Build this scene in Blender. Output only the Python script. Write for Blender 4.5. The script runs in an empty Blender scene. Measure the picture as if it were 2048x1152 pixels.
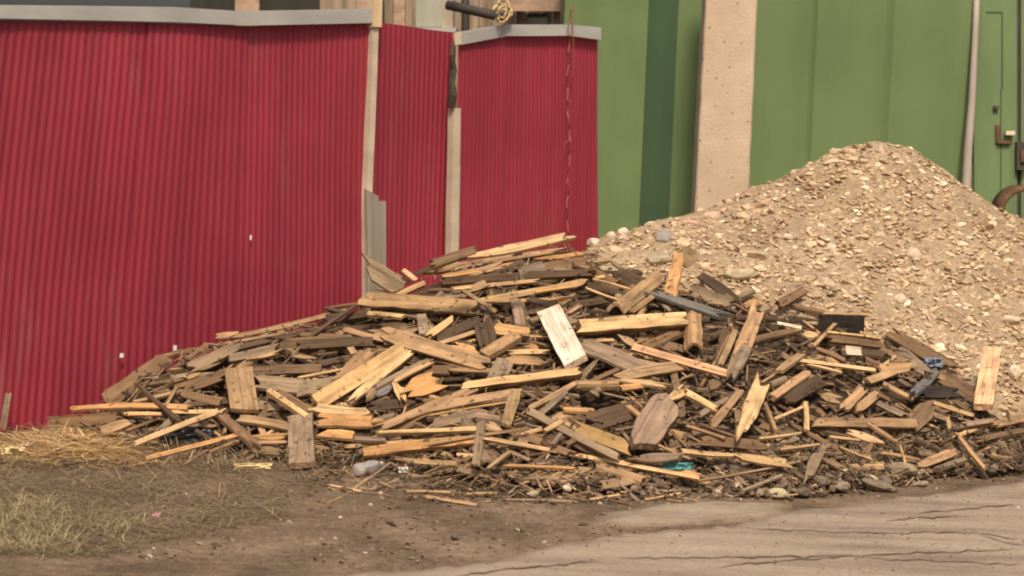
import bpy, bmesh, math, random
import numpy as np
from mathutils import Vector, Matrix, noise
random.seed(11)
rng = np.random.default_rng(11)
R = math.radians
scn = bpy.context.scene
COL = scn.collection

# ------------------------------------------------------------------ camera
F = 4000.0
PITCH, ROLL = R(5.2), R(2.2)
CAM = np.array([0.0, 0.0, 1.6])
fw = np.array([0, math.cos(PITCH), -math.sin(PITCH)])
r0 = np.array([1.0, 0, 0]); u0 = np.array([0, math.sin(PITCH), math.cos(PITCH)])
rt = math.cos(ROLL)*r0 + math.sin(ROLL)*u0
up = math.cos(ROLL)*u0 - math.sin(ROLL)*r0
UP = np.array([0, 0, 1.0])

def ray(px, py):
    return fw + rt*((px-1024)/F) - up*((py-576)/F)
def at(px, py, d):
    return CAM + ray(px, py)*d
def gp(px, py):
    d = ray(px, py)
    return CAM + d*(-CAM[2]/d[2])
def proj(p):
    q = np.asarray(p, float)-CAM
    d = q@fw
    return 1024+F*(q@rt)/d, 576-F*(q@up)/d, d

cam = bpy.data.cameras.new('camera'); cam.lens = F/2048*36; cam.sensor_width = 36
cam.clip_end = 2000; cam.clip_start = 0.1
co = bpy.data.objects.new('camera', cam); COL.objects.link(co)
co.matrix_world = Matrix(((rt[0], up[0], -fw[0], CAM[0]), (rt[1], up[1], -fw[1], CAM[1]), (rt[2], up[2], -fw[2], CAM[2]), (0, 0, 0, 1)))
scn.camera = co
cam.dof.use_dof = True; cam.dof.focus_distance = 9.4; cam.dof.aperture_fstop = 4.0

# ------------------------------------------------------------------ light
SUN_EL, SUN_AZ = 54, 4          # degrees: height, and how far to the right of straight behind the camera
w = bpy.data.worlds.new('World'); scn.world = w; w.use_nodes = True
nt = w.node_tree
bg = nt.nodes['Background']
sky = nt.nodes.new('ShaderNodeTexSky'); sky.sky_type = 'NISHITA'; sky.sun_disc = False
sky.sun_elevation = R(SUN_EL); sky.sun_rotation = R(180-SUN_AZ)
sky.dust_density = 6; sky.air_density = 1.0; sky.ozone_density = 0.3
nt.links.new(sky.outputs[0], bg.inputs[0]); bg.inputs[1].default_value = 0.085
sl = bpy.data.lights.new('sun', 'SUN'); sl.energy = 2.7; sl.angle = R(8); sl.color = (1.0, 0.885, 0.72)
so = bpy.data.objects.new('sun', sl); COL.objects.link(so)
sdir = Vector((math.sin(R(SUN_AZ))*math.cos(R(SUN_EL)), -math.cos(R(SUN_AZ))*math.cos(R(SUN_EL)), math.sin(R(SUN_EL))))
so.rotation_euler = sdir.to_track_quat('Z', 'Y').to_euler()
so.location = (3, -4, 6)
vs = scn.view_settings
vs.view_transform = 'Standard'; vs.look = 'None'; vs.gamma = 1; vs.exposure = 0.42
scn.cycles.filter_width = 2.0
scn.cycles.max_bounces = 6

# ------------------------------------------------------------------ helpers
def tag(o, label=None, cat=None, group=None, kind=None):
    if label: o['label'] = label
    if cat: o['category'] = cat
    if group: o['group'] = group
    if kind: o['kind'] = kind
    return o

def link(name, me, mats, parent=None, smooth=False):
    o = bpy.data.objects.new(name, me); COL.objects.link(o)
    for m in (mats if isinstance(mats, (list, tuple)) else [mats]): me.materials.append(m)
    if parent: o.parent = parent
    if smooth:
        me.polygons.foreach_set('use_smooth', [True]*len(me.polygons))
    return o

def mesh(name, v, f, mi=None):
    me = bpy.data.meshes.new(name)
    me.from_pydata([tuple(map(float, x)) for x in v], [], [tuple(map(int, x)) for x in f])
    if mi is not None: me.polygons.foreach_set('material_index', mi)
    me.update()
    return me

def empty(name, loc):
    o = bpy.data.objects.new(name, None); COL.objects.link(o); o.location = tuple(loc); o.empty_display_size = .1
    return o

def under(o, root):
    """Parent o (built in world coordinates) to the Empty root that only has a location."""
    o.parent = root
    o.matrix_parent_inverse = Matrix.Translation(-root.location)

class MB:
    def __init__(s): s.v = []; s.f = []
    def quadbox(s, c8):
        n = len(s.v); s.v += [tuple(p) for p in c8]
        for q in ((0, 3, 2, 1), (4, 5, 6, 7), (0, 1, 5, 4), (1, 2, 6, 5), (2, 3, 7, 6), (3, 0, 4, 7)):
            s.f.append(tuple(n+i for i in q))
    def box(s, c, ax, ay, az, hx, hy, hz):
        c, ax, ay, az = map(np.asarray, (c, ax, ay, az))
        s.quadbox([c+ax*hx*i+ay*hy*j+az*hz*k for k in (-1, 1) for (i, j) in ((-1, -1), (1, -1), (1, 1), (-1, 1))])
    def tube(s, pts, rad, n=7):
        pts = [np.asarray(p, float) for p in pts]
        m = len(pts); base = len(s.v)
        for i, p in enumerate(pts):
            d = pts[min(i+1, m-1)]-pts[max(i-1, 0)]; d = d/(np.linalg.norm(d)+1e-9)
            a = np.cross(d, UP if abs(d[2]) < .9 else np.array([1., 0, 0])); a /= np.linalg.norm(a); b = np.cross(d, a)
            r = rad[i] if hasattr(rad, '__len__') else rad
            for k in range(n):
                t = 2*math.pi*k/n
                s.v.append(tuple(p+a*r*math.cos(t)+b*r*math.sin(t)))
        for i in range(m-1):
            for k in range(n):
                k2 = (k+1) % n
                s.f.append((base+i*n+k, base+i*n+k2, base+(i+1)*n+k2, base+(i+1)*n+k))
        s.f.append(tuple(base+k for k in range(n))[::-1]); s.f.append(tuple(base+(m-1)*n+k for k in range(n)))
    def build(s, name, mat, parent=None, smooth=False):
        o = link(name, mesh(name, s.v, s.f), mat, None, smooth)
        if parent: under(o, parent)
        return o

# ------------------------------------------------------------------ materials
class NT:
    def __init__(s, name):
        s.m = bpy.data.materials.new(name); s.m.use_nodes = True; s.t = s.m.node_tree
        s.b = s.t.nodes['Principled BSDF']; s.b.inputs['Specular IOR Level'].default_value = 0.25
    def n(s, typ, **kw):
        x = s.t.nodes.new(typ)
        for k, v in kw.items(): setattr(x, k, v)
        return x
    def l(s, a, b): s.t.links.new(a, b)
    def mapping(s, scale, coord='Object', rand=False):
        tc = s.n('ShaderNodeTexCoord'); mp = s.n('ShaderNodeMapping'); mp.inputs['Scale'].default_value = scale
        s.l(tc.outputs[coord], mp.inputs['Vector'])
        if rand:
            oi = s.n('ShaderNodeObjectInfo'); mu = s.n('ShaderNodeMath', operation='MULTIPLY'); mu.inputs[1].default_value = 57
            s.l(oi.outputs['Random'], mu.inputs[0])
            cx = s.n('ShaderNodeCombineXYZ'); s.l(mu.outputs[0], cx.inputs[0]); s.l(mu.outputs[0], cx.inputs[1])
            s.l(cx.outputs[0], mp.inputs['Location'])
        return mp.outputs[0]
    def noise(s, vec, scale, detail=5, rough=.6):
        x = s.n('ShaderNodeTexNoise'); x.inputs['Scale'].default_value = scale; x.inputs['Detail'].default_value = detail; x.inputs['Roughness'].default_value = rough
        if vec is not None: s.l(vec, x.inputs['Vector'])
        return x.outputs['Fac']
    def ramp(s, fac, stops, interp='LINEAR'):
        x = s.n('ShaderNodeValToRGB'); cr = x.color_ramp; cr.interpolation = interp
        while len(cr.elements) < len(stops): cr.elements.new(.5)
        for e, (p, c) in zip(cr.elements, stops):
            e.position = p; e.color = (c if len(c) == 4 else (*c, 1)) if hasattr(c, '__len__') else (c, c, c, 1)
        s.l(fac, x.inputs[0]); return x.outputs[0]
    def mix(s, fac, a, b, blend='MIX'):
        x = s.n('ShaderNodeMix', data_type='RGBA', blend_type=blend)
        for sock, v in ((x.inputs[0], fac), (x.inputs[6], a), (x.inputs[7], b)):
            if isinstance(v, (int, float)): sock.default_value = v
            elif isinstance(v, tuple): sock.default_value = (*v, 1) if len(v) == 3 else v
            else: s.l(v, sock)
        return x.outputs[2]
    def bump(s, h, strength=.3, dist=.01):
        x = s.n('ShaderNodeBump'); x.inputs['Strength'].default_value = strength; x.inputs['Distance'].default_value = dist
        s.l(h, x.inputs['Height']); s.l(x.outputs[0], s.b.inputs['Normal'])
    def done(s, col, rough=.85, spec=None, metal=None):
        if isinstance(col, tuple): s.b.inputs['Base Color'].default_value = (*col, 1)
        else: s.l(col, s.b.inputs['Base Color'])
        s.b.inputs['Roughness'].default_value = rough
        if spec is not None: s.b.inputs['Specular IOR Level'].default_value = spec
        if metal is not None: s.b.inputs['Metallic'].default_value = metal
        return s.m

def wood_mat(name, edge):
    s = NT(name)
    oi = s.n('ShaderNodeObjectInfo')
    v = s.mapping((2.2, 34, 34), rand=True)
    g = s.noise(v, 1.6, 6, .65)
    grain = s.ramp(g, [(.28, .42), (.5, .95), (.72, 1.28)])
    v2 = s.mapping((1, 1.6, 1.6), rand=True)
    p = s.noise(v2, 7, 4, .6)
    dirt = s.ramp(p, [(.42, 0.0), (.68, 0.75)])
    base = oi.outputs['Color']
    if edge: base = s.mix(.36, base, (.46, .28, .135))
    c = s.mix(1.0, base, grain, 'MULTIPLY')
    c = s.mix(dirt, c, s.mix(.55, c, (.07, .045, .027)))
    kv = s.mapping((1, 1, 1), rand=True)
    k = s.ramp(s.noise(kv, 26, 2, .5), [(.30, .35), (.37, 1.0)])
    c = s.mix(1.0, c, k, 'MULTIPLY')
    s.bump(g, .55, .006)
    return s.done(c, .88)
M_WOOD, M_EDGE = wood_mat('weathered_wood', False), wood_mat('sawn_wood_edge', True)

def island_mat(name, stops, rough=.9, patch=None, bump=None):
    s = NT(name); g = s.n('ShaderNodeNewGeometry')
    c = s.ramp(g.outputs['Random Per Island'], stops)
    v = s.mapping((1, 1, 1))
    c = s.mix(1.0, c, s.ramp(s.noise(v, 60, 3), [(.3, .7), (.7, 1.2)]), 'MULTIPLY')
    return s.done(c, rough)

WOODCOL = {
 'L': (.65, .41, .195), 'T': (.40, .248, .126), 'O': (.55, .305, .122), 'G': (.275, .192, .124), 'B': (.205, .122, .064),
 'D': (.100, .061, .036), 'W': (.82, .65, .47), 'K': (.024, .019, .016), 'P': (.75, .44, .245), 'S': (.19, .165, .145), 'Y': (.42, .265, .10)}

def soil_nodes(s, dark, mid, light, scale):
    v = s.mapping((1, 1, 1))
    a = s.noise(v, 2.2*scale, 6, .65); b = s.noise(v, 24*scale, 6, .7); c = s.noise(v, 110*scale, 3, .6)
    col = s.ramp(a, [(.34, dark), (.52, mid), (.70, light)])
    col = s.mix(1.0, col, s.ramp(b, [(.3, .62), (.5, 1.0), (.72, 1.32)]), 'MULTIPLY')
    col = s.mix(1.0, col, s.ramp(c, [(.32, .7), (.68, 1.2)]), 'MULTIPLY')
    return col, b, c
def soil_mat(name, dark, mid, light, scale=1.0, bump=.5):
    s = NT(name)
    col, b, c = soil_nodes(s, dark, mid, light, scale)
    mx = s.n('ShaderNodeMath', operation='ADD'); s.l(b, mx.inputs[0]); s.l(c, mx.inputs[1])
    s.bump(mx.outputs[0], bump, .02)
    return s.done(col, .95, .1)

DIRT = ((.115, .078, .05), (.195, .136, .089), (.285, .203, .135))
M_DIRT = soil_mat('brown_dirt', *DIRT)
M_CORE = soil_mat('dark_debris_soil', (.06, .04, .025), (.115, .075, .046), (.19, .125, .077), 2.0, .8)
M_GRAVEL = soil_mat('sandy_gravel', (.44, .31, .19), (.55, .40, .25), (.64, .475, .305), 1.6, .9)

def road_mat():
    s = NT('dusty_asphalt')
    v = s.mapping((1, 1, 1)); st = s.mapping((.5, 3.0, 1))
    a = s.noise(st, 2.0, 5, .6); b = s.noise(v, 40, 5, .7); e = s.noise(v, 9, 5, .65)
    col = s.ramp(a, [(.3, (.21, .157, .113)), (.52, (.315, .245, .178)), (.75, (.38, .30, .222))])
    col = s.mix(1.0, col, s.ramp(b, [(.3, .8), (.7, 1.15)]), 'MULTIPLY')
    at_ = s.n('ShaderNodeAttribute', attribute_name='edge')
    ad = s.n('ShaderNodeMath', operation='ADD'); s.l(at_.outputs['Fac'], ad.inputs[0])
    sc_ = s.n('ShaderNodeMath', operation='MULTIPLY'); sc_.inputs[1].default_value = .9; s.l(e, sc_.inputs[0]); s.l(sc_.outputs[0], ad.inputs[1])
    fac = s.ramp(ad.outputs[0], [(.55, 0.0), (1.0, 1.0)])
    dirt, _b, _c = soil_nodes(s, *DIRT, 1.0)
    col = s.mix(fac, dirt, col)
    s.bump(b, .35, .008)
    return s.done(col, .9, .15)
M_ROAD = road_mat()

def painted(name, base, lo, hi, rough, streak=(9, 9, .35), spec=.35):
    s = NT(name)
    v = s.mapping(streak); a = s.noise(v, 1.0, 5, .6)
    f = s.mapping((1, 1, 1)); b = s.noise(f, 1.3, 4, .6)
    col = s.mix(1.0, base, s.ramp(a, [(.3, lo), (.7, hi)]), 'MULTIPLY')
    col = s.mix(1.0, col, s.ramp(b, [(.3, .88), (.7, 1.1)]), 'MULTIPLY')
    return s.done(col, rough, spec)
def red_mat():
    s = NT('red_painted_steel'); v = s.mapping((14, 14, .4)); f = s.mapping((1, 1, 1))
    a = s.noise(v, 1.0, 5, .6); b = s.noise(f, 1.1, 4, .6)
    col = s.mix(1.0, (.262, .028, .043), s.ramp(a, [(.3, .88), (.7, 1.12)]), 'MULTIPLY')
    col = s.mix(1.0, col, s.ramp(b, [(.3, .84), (.7, 1.14)]), 'MULTIPLY')
    d = s.noise(s.mapping((5, 5, .9)), 1.6, 6, .7)
    col = s.mix(s.ramp(d, [(.56, 0.0), (.8, .35)]), col, (.25, .13, .10))
    return s.done(col, .5, .3)
M_RED = red_mat()
M_CAP = painted('pale_metal_cap', (.37, .355, .325), .8, 1.15, .6, (2, 2, 6))
M_GREEN = painted('green_painted_steel', (.128, .183, .070), .88, 1.12, .6, (3.2, 3.2, .15))
M_GREENDOOR = painted('green_door_paint', (.120, .175, .068), .82, 1.12, .6, (5, 5, .6))
M_RUST = painted('rusty_steel', (.135, .075, .04), .5, 1.3, .85, (12, 12, 12), .2)
M_DARKSTEEL = painted('dark_steel', (.05, .04, .033), .7, 1.3, .7, (8, 8, 8))
M_WHITEPOLE = painted('chalky_white_pole', (.56, .45, .33), .75, 1.12, .7, (4, 4, 6))
M_GREYBOARD = painted('grey_board', (.30, .245, .19), .6, 1.25, .85, (18, 18, 1.2))
M_SHED = painted('shed_board', (.30, .215, .145), .55, 1.3, .9, (12, 12, .8))
M_SHEDDARK = painted('dark_gap', (.03, .028, .02), .7, 1.3, .9)
M_BRICK = painted('reddish_brick', (.36, .24, .165), .7, 1.25, .9, (9, 9, 20))
M_BARK = painted('dark_bark', (.07, .05, .036), .5, 1.5, .95, (30, 30, 6))
M_VINE = painted('dry_vine', (.30, .09, .075), .6, 1.3, .9, (30, 30, 10))
M_PALEVINE = painted('pale_dry_vine', (.52, .38, .20), .6, 1.3, .9, (30, 30, 10))

def concrete():
    s = NT('pale_concrete'); v = s.mapping((1, 1, 1))
    a = s.noise(v, 3, 6, .65); b = s.noise(v, 60, 4, .7)
    col = s.ramp(a, [(.3, (.42, .315, .215)), (.7, (.54, .415, .295))])
    vo = s.n('ShaderNodeTexVoronoi'); vo.inputs['Scale'].default_value = 24; s.l(v, vo.inputs['Vector'])
    sep = s.n('ShaderNodeSeparateColor'); s.l(vo.outputs['Color'], sep.inputs[0])
    pit = s.ramp(vo.outputs['Distance'], [(.13, 0.0), (.2, 1.0)])
    sel = s.ramp(sep.outputs[0], [(.0, 1.0), (.45, 0.0)], 'CONSTANT')
    pm = s.mix(1.0, pit, sel, 'LIGHTEN')
    pn = s.mix(s.ramp(a, [(.50, 1.0), (.60, 0.0)]), (1.0, 1.0, 1.0), pm)
    col = s.mix(pn, s.mix(.65, col, (.13, .085, .05)), col)
    ad = s.n('ShaderNodeMath', operation='MULTIPLY'); s.l(pn, ad.inputs[0]); s.l(b, ad.inputs[1])
    s.bump(ad.outputs[0], .6, .01)
    return s.done(col, .92, .15)
M_CONC = concrete()

def stone_mat():
    s = NT('stone'); oi = s.n('ShaderNodeObjectInfo'); v = s.mapping((1, 1, 1), rand=True)
    c = s.mix(1.0, oi.outputs['Color'], s.ramp(s.noise(v, 30, 5, .65), [(.3, .65), (.7, 1.2)]), 'MULTIPLY')
    s.bump(s.noise(v, 45, 4), .4, .008)
    return s.done(c, .9)
M_STONE = stone_mat()

# ------------------------------------------------------------------ fence plane, heaps as height fields
PA, PF = gp(-90, 872), gp(1194, 748)
FDIR = (PF-PA)/np.linalg.norm(PF-PA)
FNRM = np.cross(FDIR, UP); FNRM = FNRM if FNRM[1] < 0 else -FNRM      # towards the camera
def fp(px, py, off=0.0):
    d = ray(px, py); o = PA+FNRM*off
    return CAM + d*(((o-CAM)@FNRM)/(d@FNRM))
def fdepth(px, py):
    d = ray(px, py); return ((PA-CAM)@FNRM)/(d@FNRM)
def fbot(px, off=0.0):
    lo, hi = -4., 8.
    for _ in range(50):
        m = (lo+hi)/2
        if proj(PA+FDIR*m)[0] < px: lo = m
        else: hi = m
    return PA+FDIR*lo+FNRM*off

def rbf(pts):
    P = np.array(pts); n = len(P)
    A = np.zeros((n+3, n+3)); D = np.linalg.norm(P[:, None, :2]-P[None, :, :2], axis=2)
    A[:n, :n] = -D; A[:n, n] = 1; A[:n, n+1:] = P[:, :2]; A[n, :n] = 1; A[n+1:, :n] = P[:, :2].T
    c = np.linalg.solve(A+np.eye(n+3)*1e-9, np.r_[P[:, 2], 0, 0, 0])
    def f(x, y):
        x = np.asarray(x, float); y = np.asarray(y, float)
        q = np.stack([x.ravel(), y.ravel()], 1)
        d = np.linalg.norm(q[:, None]-P[None, :, :2], axis=2)
        return (-d@c[:n]+c[n]+q@c[n+1:]).reshape(x.shape)
    return f

w_foot = [(60, 885), (200, 905), (400, 915), (600, 935), (700, 940), (900, 985), (1100, 1005), (1250, 1000), (1400, 985), (1570, 1000), (1700, 990), (1900, 955), (2060, 935), (2300, 915)]
w_crest = [(330, 720, 9.55), (460, 675, 9.72), (600, 642, 9.85), (720, 607, 10.0), (850, 552, 10.2), (940, 520, 10.3), (1130, 482, 10.45), (1260, 552, 10.3),
           (1380, 575, 10.2), (1500, 605, 10.15), (1600, 618, 10.1), (1750, 668, 9.92), (1900, 775, 9.55), (2000, 815, 9.42)]
w_mid = [(1120, 850, 8.58), (900, 830, 8.85), (620, 830, 9.15), (420, 840, 9.2), (1400, 850, 8.65), (1650, 850, 9.0), (1850, 870, 9.2), (1120, 670, 9.5), (1400, 690, 9.5), (850, 690, 9.6)]
wp = [tuple(gp(*p)) for p in w_foot]+[tuple(at(*p)) for p in w_crest+w_mid]
for p in w_crest:
    q = at(*p); wp.append((q[0]+.15, q[1]+.75, q[2]*.45))
for p in [(-250, 900), (-400, 1000), (100, 840)]:
    q = gp(*p); wp.append((q[0], q[1], -.05))
for p in w_foot:
    q = gp(*p); wp.append((q[0], q[1]-.7, -.12))
FW = rbf(wp)
g_pts = [(1740, 287, 11.6), (1660, 302, 11.58), (1820, 292, 11.6), (1600, 340, 11.55), (1500, 375, 11.5), (1390, 425, 11.4), (1240, 464, 11.1), (1265, 458, 11.2), (1290, 452, 11.3), (1315, 446, 11.32), (1340, 440, 11.36), (1195, 478, 11.0), (1220, 520, 10.75), (1300, 500, 10.9), (1900, 352, 11.6), (1975, 405, 11.6), (2048, 440, 11.6), (2150, 520, 11.5),
         (1740, 600, 10.4), (1740, 800, 9.7), (1900, 600, 10.45), (1900, 800, 9.8), (2048, 620, 10.5), (2048, 800, 9.9), (2200, 800, 9.9), (1400, 530, 10.6), (1550, 560, 10.5), (1550, 780, 9.8), (1250, 600, 10.5), (1740, 440, 11.0), (1500, 470, 10.95), (1950, 470, 11.05)]
gpw = [tuple(at(*p)) for p in g_pts]
for p in [(1500, 930), (1740, 935), (1900, 925), (2048, 915), (2250, 900), (1200, 850)]:
    gpw.append(tuple(gp(*p)))
for p in [g for g in g_pts[:18] if g[:2] not in ((1220, 520), (1300, 500))]:
    q = at(*p); gpw.append((q[0]+.1, q[1]+.5, q[2]*.75)); gpw.append((q[0]+.1, q[1]+1.6, -.1))
for q in [(4.2, 11, -.2), (4.4, 12, -.2), (-.6, 11.4, .1), (-1.2, 11.6, -.2)]: gpw.append(q)
FG = rbf(gpw)

GX = np.arange(-4.0, 5.0, .02); GY = np.arange(6.8, 14.4, .02)
XX, YY = np.meshgrid(GX, GY, indexing='ij')
def tab(f):
    out = np.empty_like(XX)
    for i in range(0, len(GX), 25): out[i:i+25] = f(XX[i:i+25], YY[i:i+25])
    return out
TW, TG = tab(FW), tab(FG)
def look(T, x, y):
    fx = np.clip((np.asarray(x)-GX[0])/.02, 0, len(GX)-2.001); fy = np.clip((np.asarray(y)-GY[0])/.02, 0, len(GY)-2.001)
    i = fx.astype(int); j = fy.astype(int); a = fx-i; b = fy-j
    return T[i, j]*(1-a)*(1-b)+T[i+1, j]*a*(1-b)+T[i, j+1]*(1-a)*b+T[i+1, j+1]*a*b
TS = np.maximum(np.maximum(TW, TG), 0)
def S(x, y): return look(TS, x, y)
TT = np.arange(6.9, 13.6, .008)
def hit(px, py, T=None):
    d = ray(px, py); P = CAM[None]+d[None]*TT[:, None]
    z = look(TS if T is None else T, P[:, 0], P[:, 1])
    k = np.nonzero(P[:, 2] <= z)[0]
    t = TT[k[0]] if len(k) else None
    return t
def surf_n(x, y):
    e = .12
    n = np.array([-(S(x+e, y)-S(x-e, y))/(2*e), -(S(x, y+e)-S(x, y-e))/(2*e), 1.0]); return n/np.linalg.norm(n)

# ------------------------------------------------------------------ the ground, the road
def grid_obj(name, xs, ys, zf, mat, keep=None):
    X, Y = np.meshgrid(xs, ys, indexing='ij'); Z = zf(X, Y)
    nx, ny = X.shape
    idx = np.arange(nx*ny).reshape(nx, ny)
    q = np.stack([idx[:-1, :-1], idx[1:, :-1], idx[1:, 1:], idx[:-1, 1:]], -1).reshape(-1, 4)
    if keep is not None:
        K = keep(X, Y, Z); kk = (K[:-1, :-1] | K[1:, 1:] | K[1:, :-1] | K[:-1, 1:]).reshape(-1); q = q[kk]
    used = np.unique(q); remap = -np.ones(nx*ny, int); remap[used] = np.arange(len(used))
    V = np.stack([X, Y, Z], -1).reshape(-1, 3)[used]
    return link(name, mesh(name, V, remap[q]), mat, None, True)
def nz(X, Y, s, amp):
    out = np.empty_like(X)
    for i in range(X.shape[0]):
        for j in range(X.shape[1]):
            out[i, j] = noise.fractal(Vector((X[i, j]*s, Y[i, j]*s, 3.1)), .9, 2.0, 4)*amp
    return out
xs = np.r_[-60, -25, -12, -6, np.arange(-3.4, 3.6, .07), 6, 12, 25, 60]; ys = np.r_[-20, -5, 2, np.arange(5.6, 10.6, .06), 11, 12, 14, 17, 22, 35, 80]
gnd = grid_obj('ground', xs, ys, lambda X, Y: np.where((X > -3.3) & (X < 3.5) & (Y > 5.7) & (Y < 10.5), nz(X, Y, 2.0, .006)-.003, -.004), M_DIRT)
tag(gnd, 'brown trampled dirt ground at the fence foot', 'ground', kind='structure')

road_edge = [(470, 1185), (620, 1153), (760, 1140), (900, 1128), (1010, 1112), (1130, 1080), (1260, 1060), (1420, 1050), (1520, 1032), (1600, 1013), (1720, 1000), (1860, 985), (1980, 965), (2060, 950), (2300, 915)]
re_w = [gp(*p)[:2] for p in road_edge]
def poly_sheet(name, edge, other, z, nin, mat, kind_label):
    V = []; E = []; Fc = []
    pts = []
    for k in range(len(edge)-1):
        for t in np.linspace(0, 1, 10, endpoint=False): pts.append(edge[k]*(1-t)+edge[k+1]*t)
    pts.append(edge[-1]); pts = np.array(pts); n = len(pts)
    jit = np.array([noise.fractal(Vector((p[0]*5, p[1]*5, 0)), .8, 2, 4)*.05 for p in pts])
    pts[:, 1] += jit
    for j, t in enumerate(nin):
        for i in range(n):
            q = pts[i]*(1-t)+(np.array([pts[i][0]*other[0]+other[1], other[2]]))*t
            V.append((q[0], q[1], z if j > 1 else (-.008, .003)[j])); E.append(min(1.0, j/3.0))
    m = len(nin)
    for j in range(m-1):
        for i in range(n-1): Fc.append((j*n+i, (j+1)*n+i, (j+1)*n+i+1, j*n+i+1))
    me = mesh(name, V, [f[::-1] for f in Fc])
    a = me.attributes.new('edge', 'FLOAT', 'POINT'); a.data.foreach_set('value', E)
    o = link(name, me, mat); tag(o, kind_label, 'road', kind='structure'); return o
o_road = poly_sheet('road', re_w, (1.6, 0.0, -6.0), -.0+.008, [0, .006, .014, .03, .06, .1, .2, .4, .7, 1.0], M_ROAD, 'dusty cracked asphalt road in front of the heaps')
if o_road.data.polygons[0].normal.z < 0: o_road.data.flip_normals()

# pale dusty patch of old paving by the road edge
pp = [(1180, 1046), (1230, 1024), (1330, 1010), (1440, 1004), (1540, 1010), (1560, 1026), (1490, 1040), (1400, 1046), (1290, 1052)]
cx = np.mean([gp(*p)[:2] for p in pp], axis=0)
V = [(*cx, .0105)]; E = [1.0]; Fc = []
ring = []
for k in range(len(pp)):
    a, b = gp(*pp[k])[:2], gp(*pp[(k+1) % len(pp)])[:2]
    for t in np.linspace(0, 1, 8, endpoint=False):
        p = a*(1-t)+b*t; ring.append(p+(p-cx)*noise.noise(Vector((p[0]*5, p[1]*5, 0)))*.22)
nr = len(ring)
for s_, e_ in ((.4, .62), (.8, .42), (1.25, 0.0)):
    for p in ring: V.append((*(cx+(p-cx)*s_), .0105-.018*(e_ == 0))); E.append(e_)
for i in range(nr):
    j = (i+1) % nr; Fc.append((0, 1+i, 1+j))
    for r_ in range(2): Fc.append((1+r_*nr+i, 1+(r_+1)*nr+i, 1+(r_+1)*nr+j, 1+r_*nr+j))
me = mesh('paving_patch', V, Fc); a = me.attributes.new('edge', 'FLOAT', 'POINT'); a.data.foreach_set('value', E)
op = link('paving_patch', me, M_ROAD)
if op.data.polygons[0].normal.z < 0: op.data.flip_normals()
tag(op, 'pale worn paving patch between the heap and the road', 'paving', kind='structure')

# cracks in the asphalt
mb = MB()
cracks = [[(1220, 1122), (1400, 1121), (1560, 1119), (1700, 1117), (1850, 1111), (2060, 1103)], [(1420, 1140), (1540, 1131), (1640, 1122), (1700, 1117)],
          [(1480, 1062), (1600, 1066), (1690, 1069), (1800, 1071), (1950, 1070), (2060, 1086)], [(1960, 1076), (2010, 1090), (2060, 1095)], [(1830, 1032), (1900, 1026), (1970, 1020), (2060, 1012)],
          [(1700, 1121), (1840, 1124), (1960, 1131), (2060, 1136)], [(900, 1160), (1000, 1146), (1120, 1137), (1210, 1123)], [(1760, 1050), (1830, 1040), (1960, 1036)]]
for ci, c in enumerate(cracks):
    P = [gp(*p) for p in c]; L = []
    for k in range(len(P)-1):
        for t in np.linspace(0, 1, 12, endpoint=False):
            p = P[k]*(1-t)+P[k+1]*t; p[1] += noise.fractal(Vector((p[0]*14, ci*3.3, 0)), .7, 2, 4)*.035; L.append(p)
    n0 = len(mb.v)
    for i, p in enumerate(L):
        wd = (.003+.008*abs(noise.noise(Vector((p[0]*6, ci, 1)))))*min(1, i/5, (len(L)-1-i)/5+.05)*1.6
        mb.v += [(p[0], p[1]-wd, .0125), (p[0], p[1]+wd, .0125)]
    for i in range(len(L)-1): mb.f.append((n0+2*i, n0+2*i+2, n0+2*i+3, n0+2*i+1))
M_CRACK = painted('dirt_filled_crack', (.19, .14, .095), .7, 1.3, .95, (9, 9, 9), .1)
oc = mb.build('crack', M_CRACK); oc.parent = o_road

# ------------------------------------------------------------------ red fence
def interp(tbl, x):
    return float(np.interp(x, [a for a, b in tbl], [b for a, b in tbl]))
def sheet(name, tops, bots, pitch, depth, parent, off=0.0, wob=.012, nzv=14, seed=0.0, botlift=0.0):
    """Corrugated steel: tops = [(px, py)], bots = [(px_top, px_bottom)] in the fence plane; ribs run from the top edge to the ground."""
    x0, x1 = tops[0][0], tops[-1][0]
    A, B = fp(x0, tops[0][1], off), fp(x1, tops[-1][1], off)
    length = np.linalg.norm(B-A); n = int(length/pitch*8)
    prof = [0, 0, .5, 1, 1, 1, .5, 0]
    V = []; Fc = []
    for i in range(n+1):
        t = i/n
        p0 = A+(B-A)*t; px = proj(p0)[0]
        top = fp(px, float(np.interp(px, [a for a, b in tops], [b for a, b in tops])), off)
        bot = fbot(interp(bots, px), off); bot[2] = botlift
        d = prof[i % 8]*depth
        for k in range(nzv+1):
            s = k/nzv; p = bot*(1-s)+top*s
            q = noise.noise(Vector((p[0]*1.1+seed, p[2]*.9, seed)))*wob*1.6+noise.noise(Vector((p[0]*4+seed, p[2]*2.2, 7+seed)))*wob*.35
            V.append(p+FNRM*(d+q))
    m = nzv+1
    for i in range(n):
        for k in range(nzv): Fc.append((i*m+k, (i+1)*m+k, (i+1)*m+k+1, i*m+k+1))
    o = link(name, mesh(name, V, Fc), M_RED)
    if (np.array(o.data.polygons[0].normal)@FNRM) < 0: o.data.flip_normals()
    under(o, parent); return o
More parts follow.
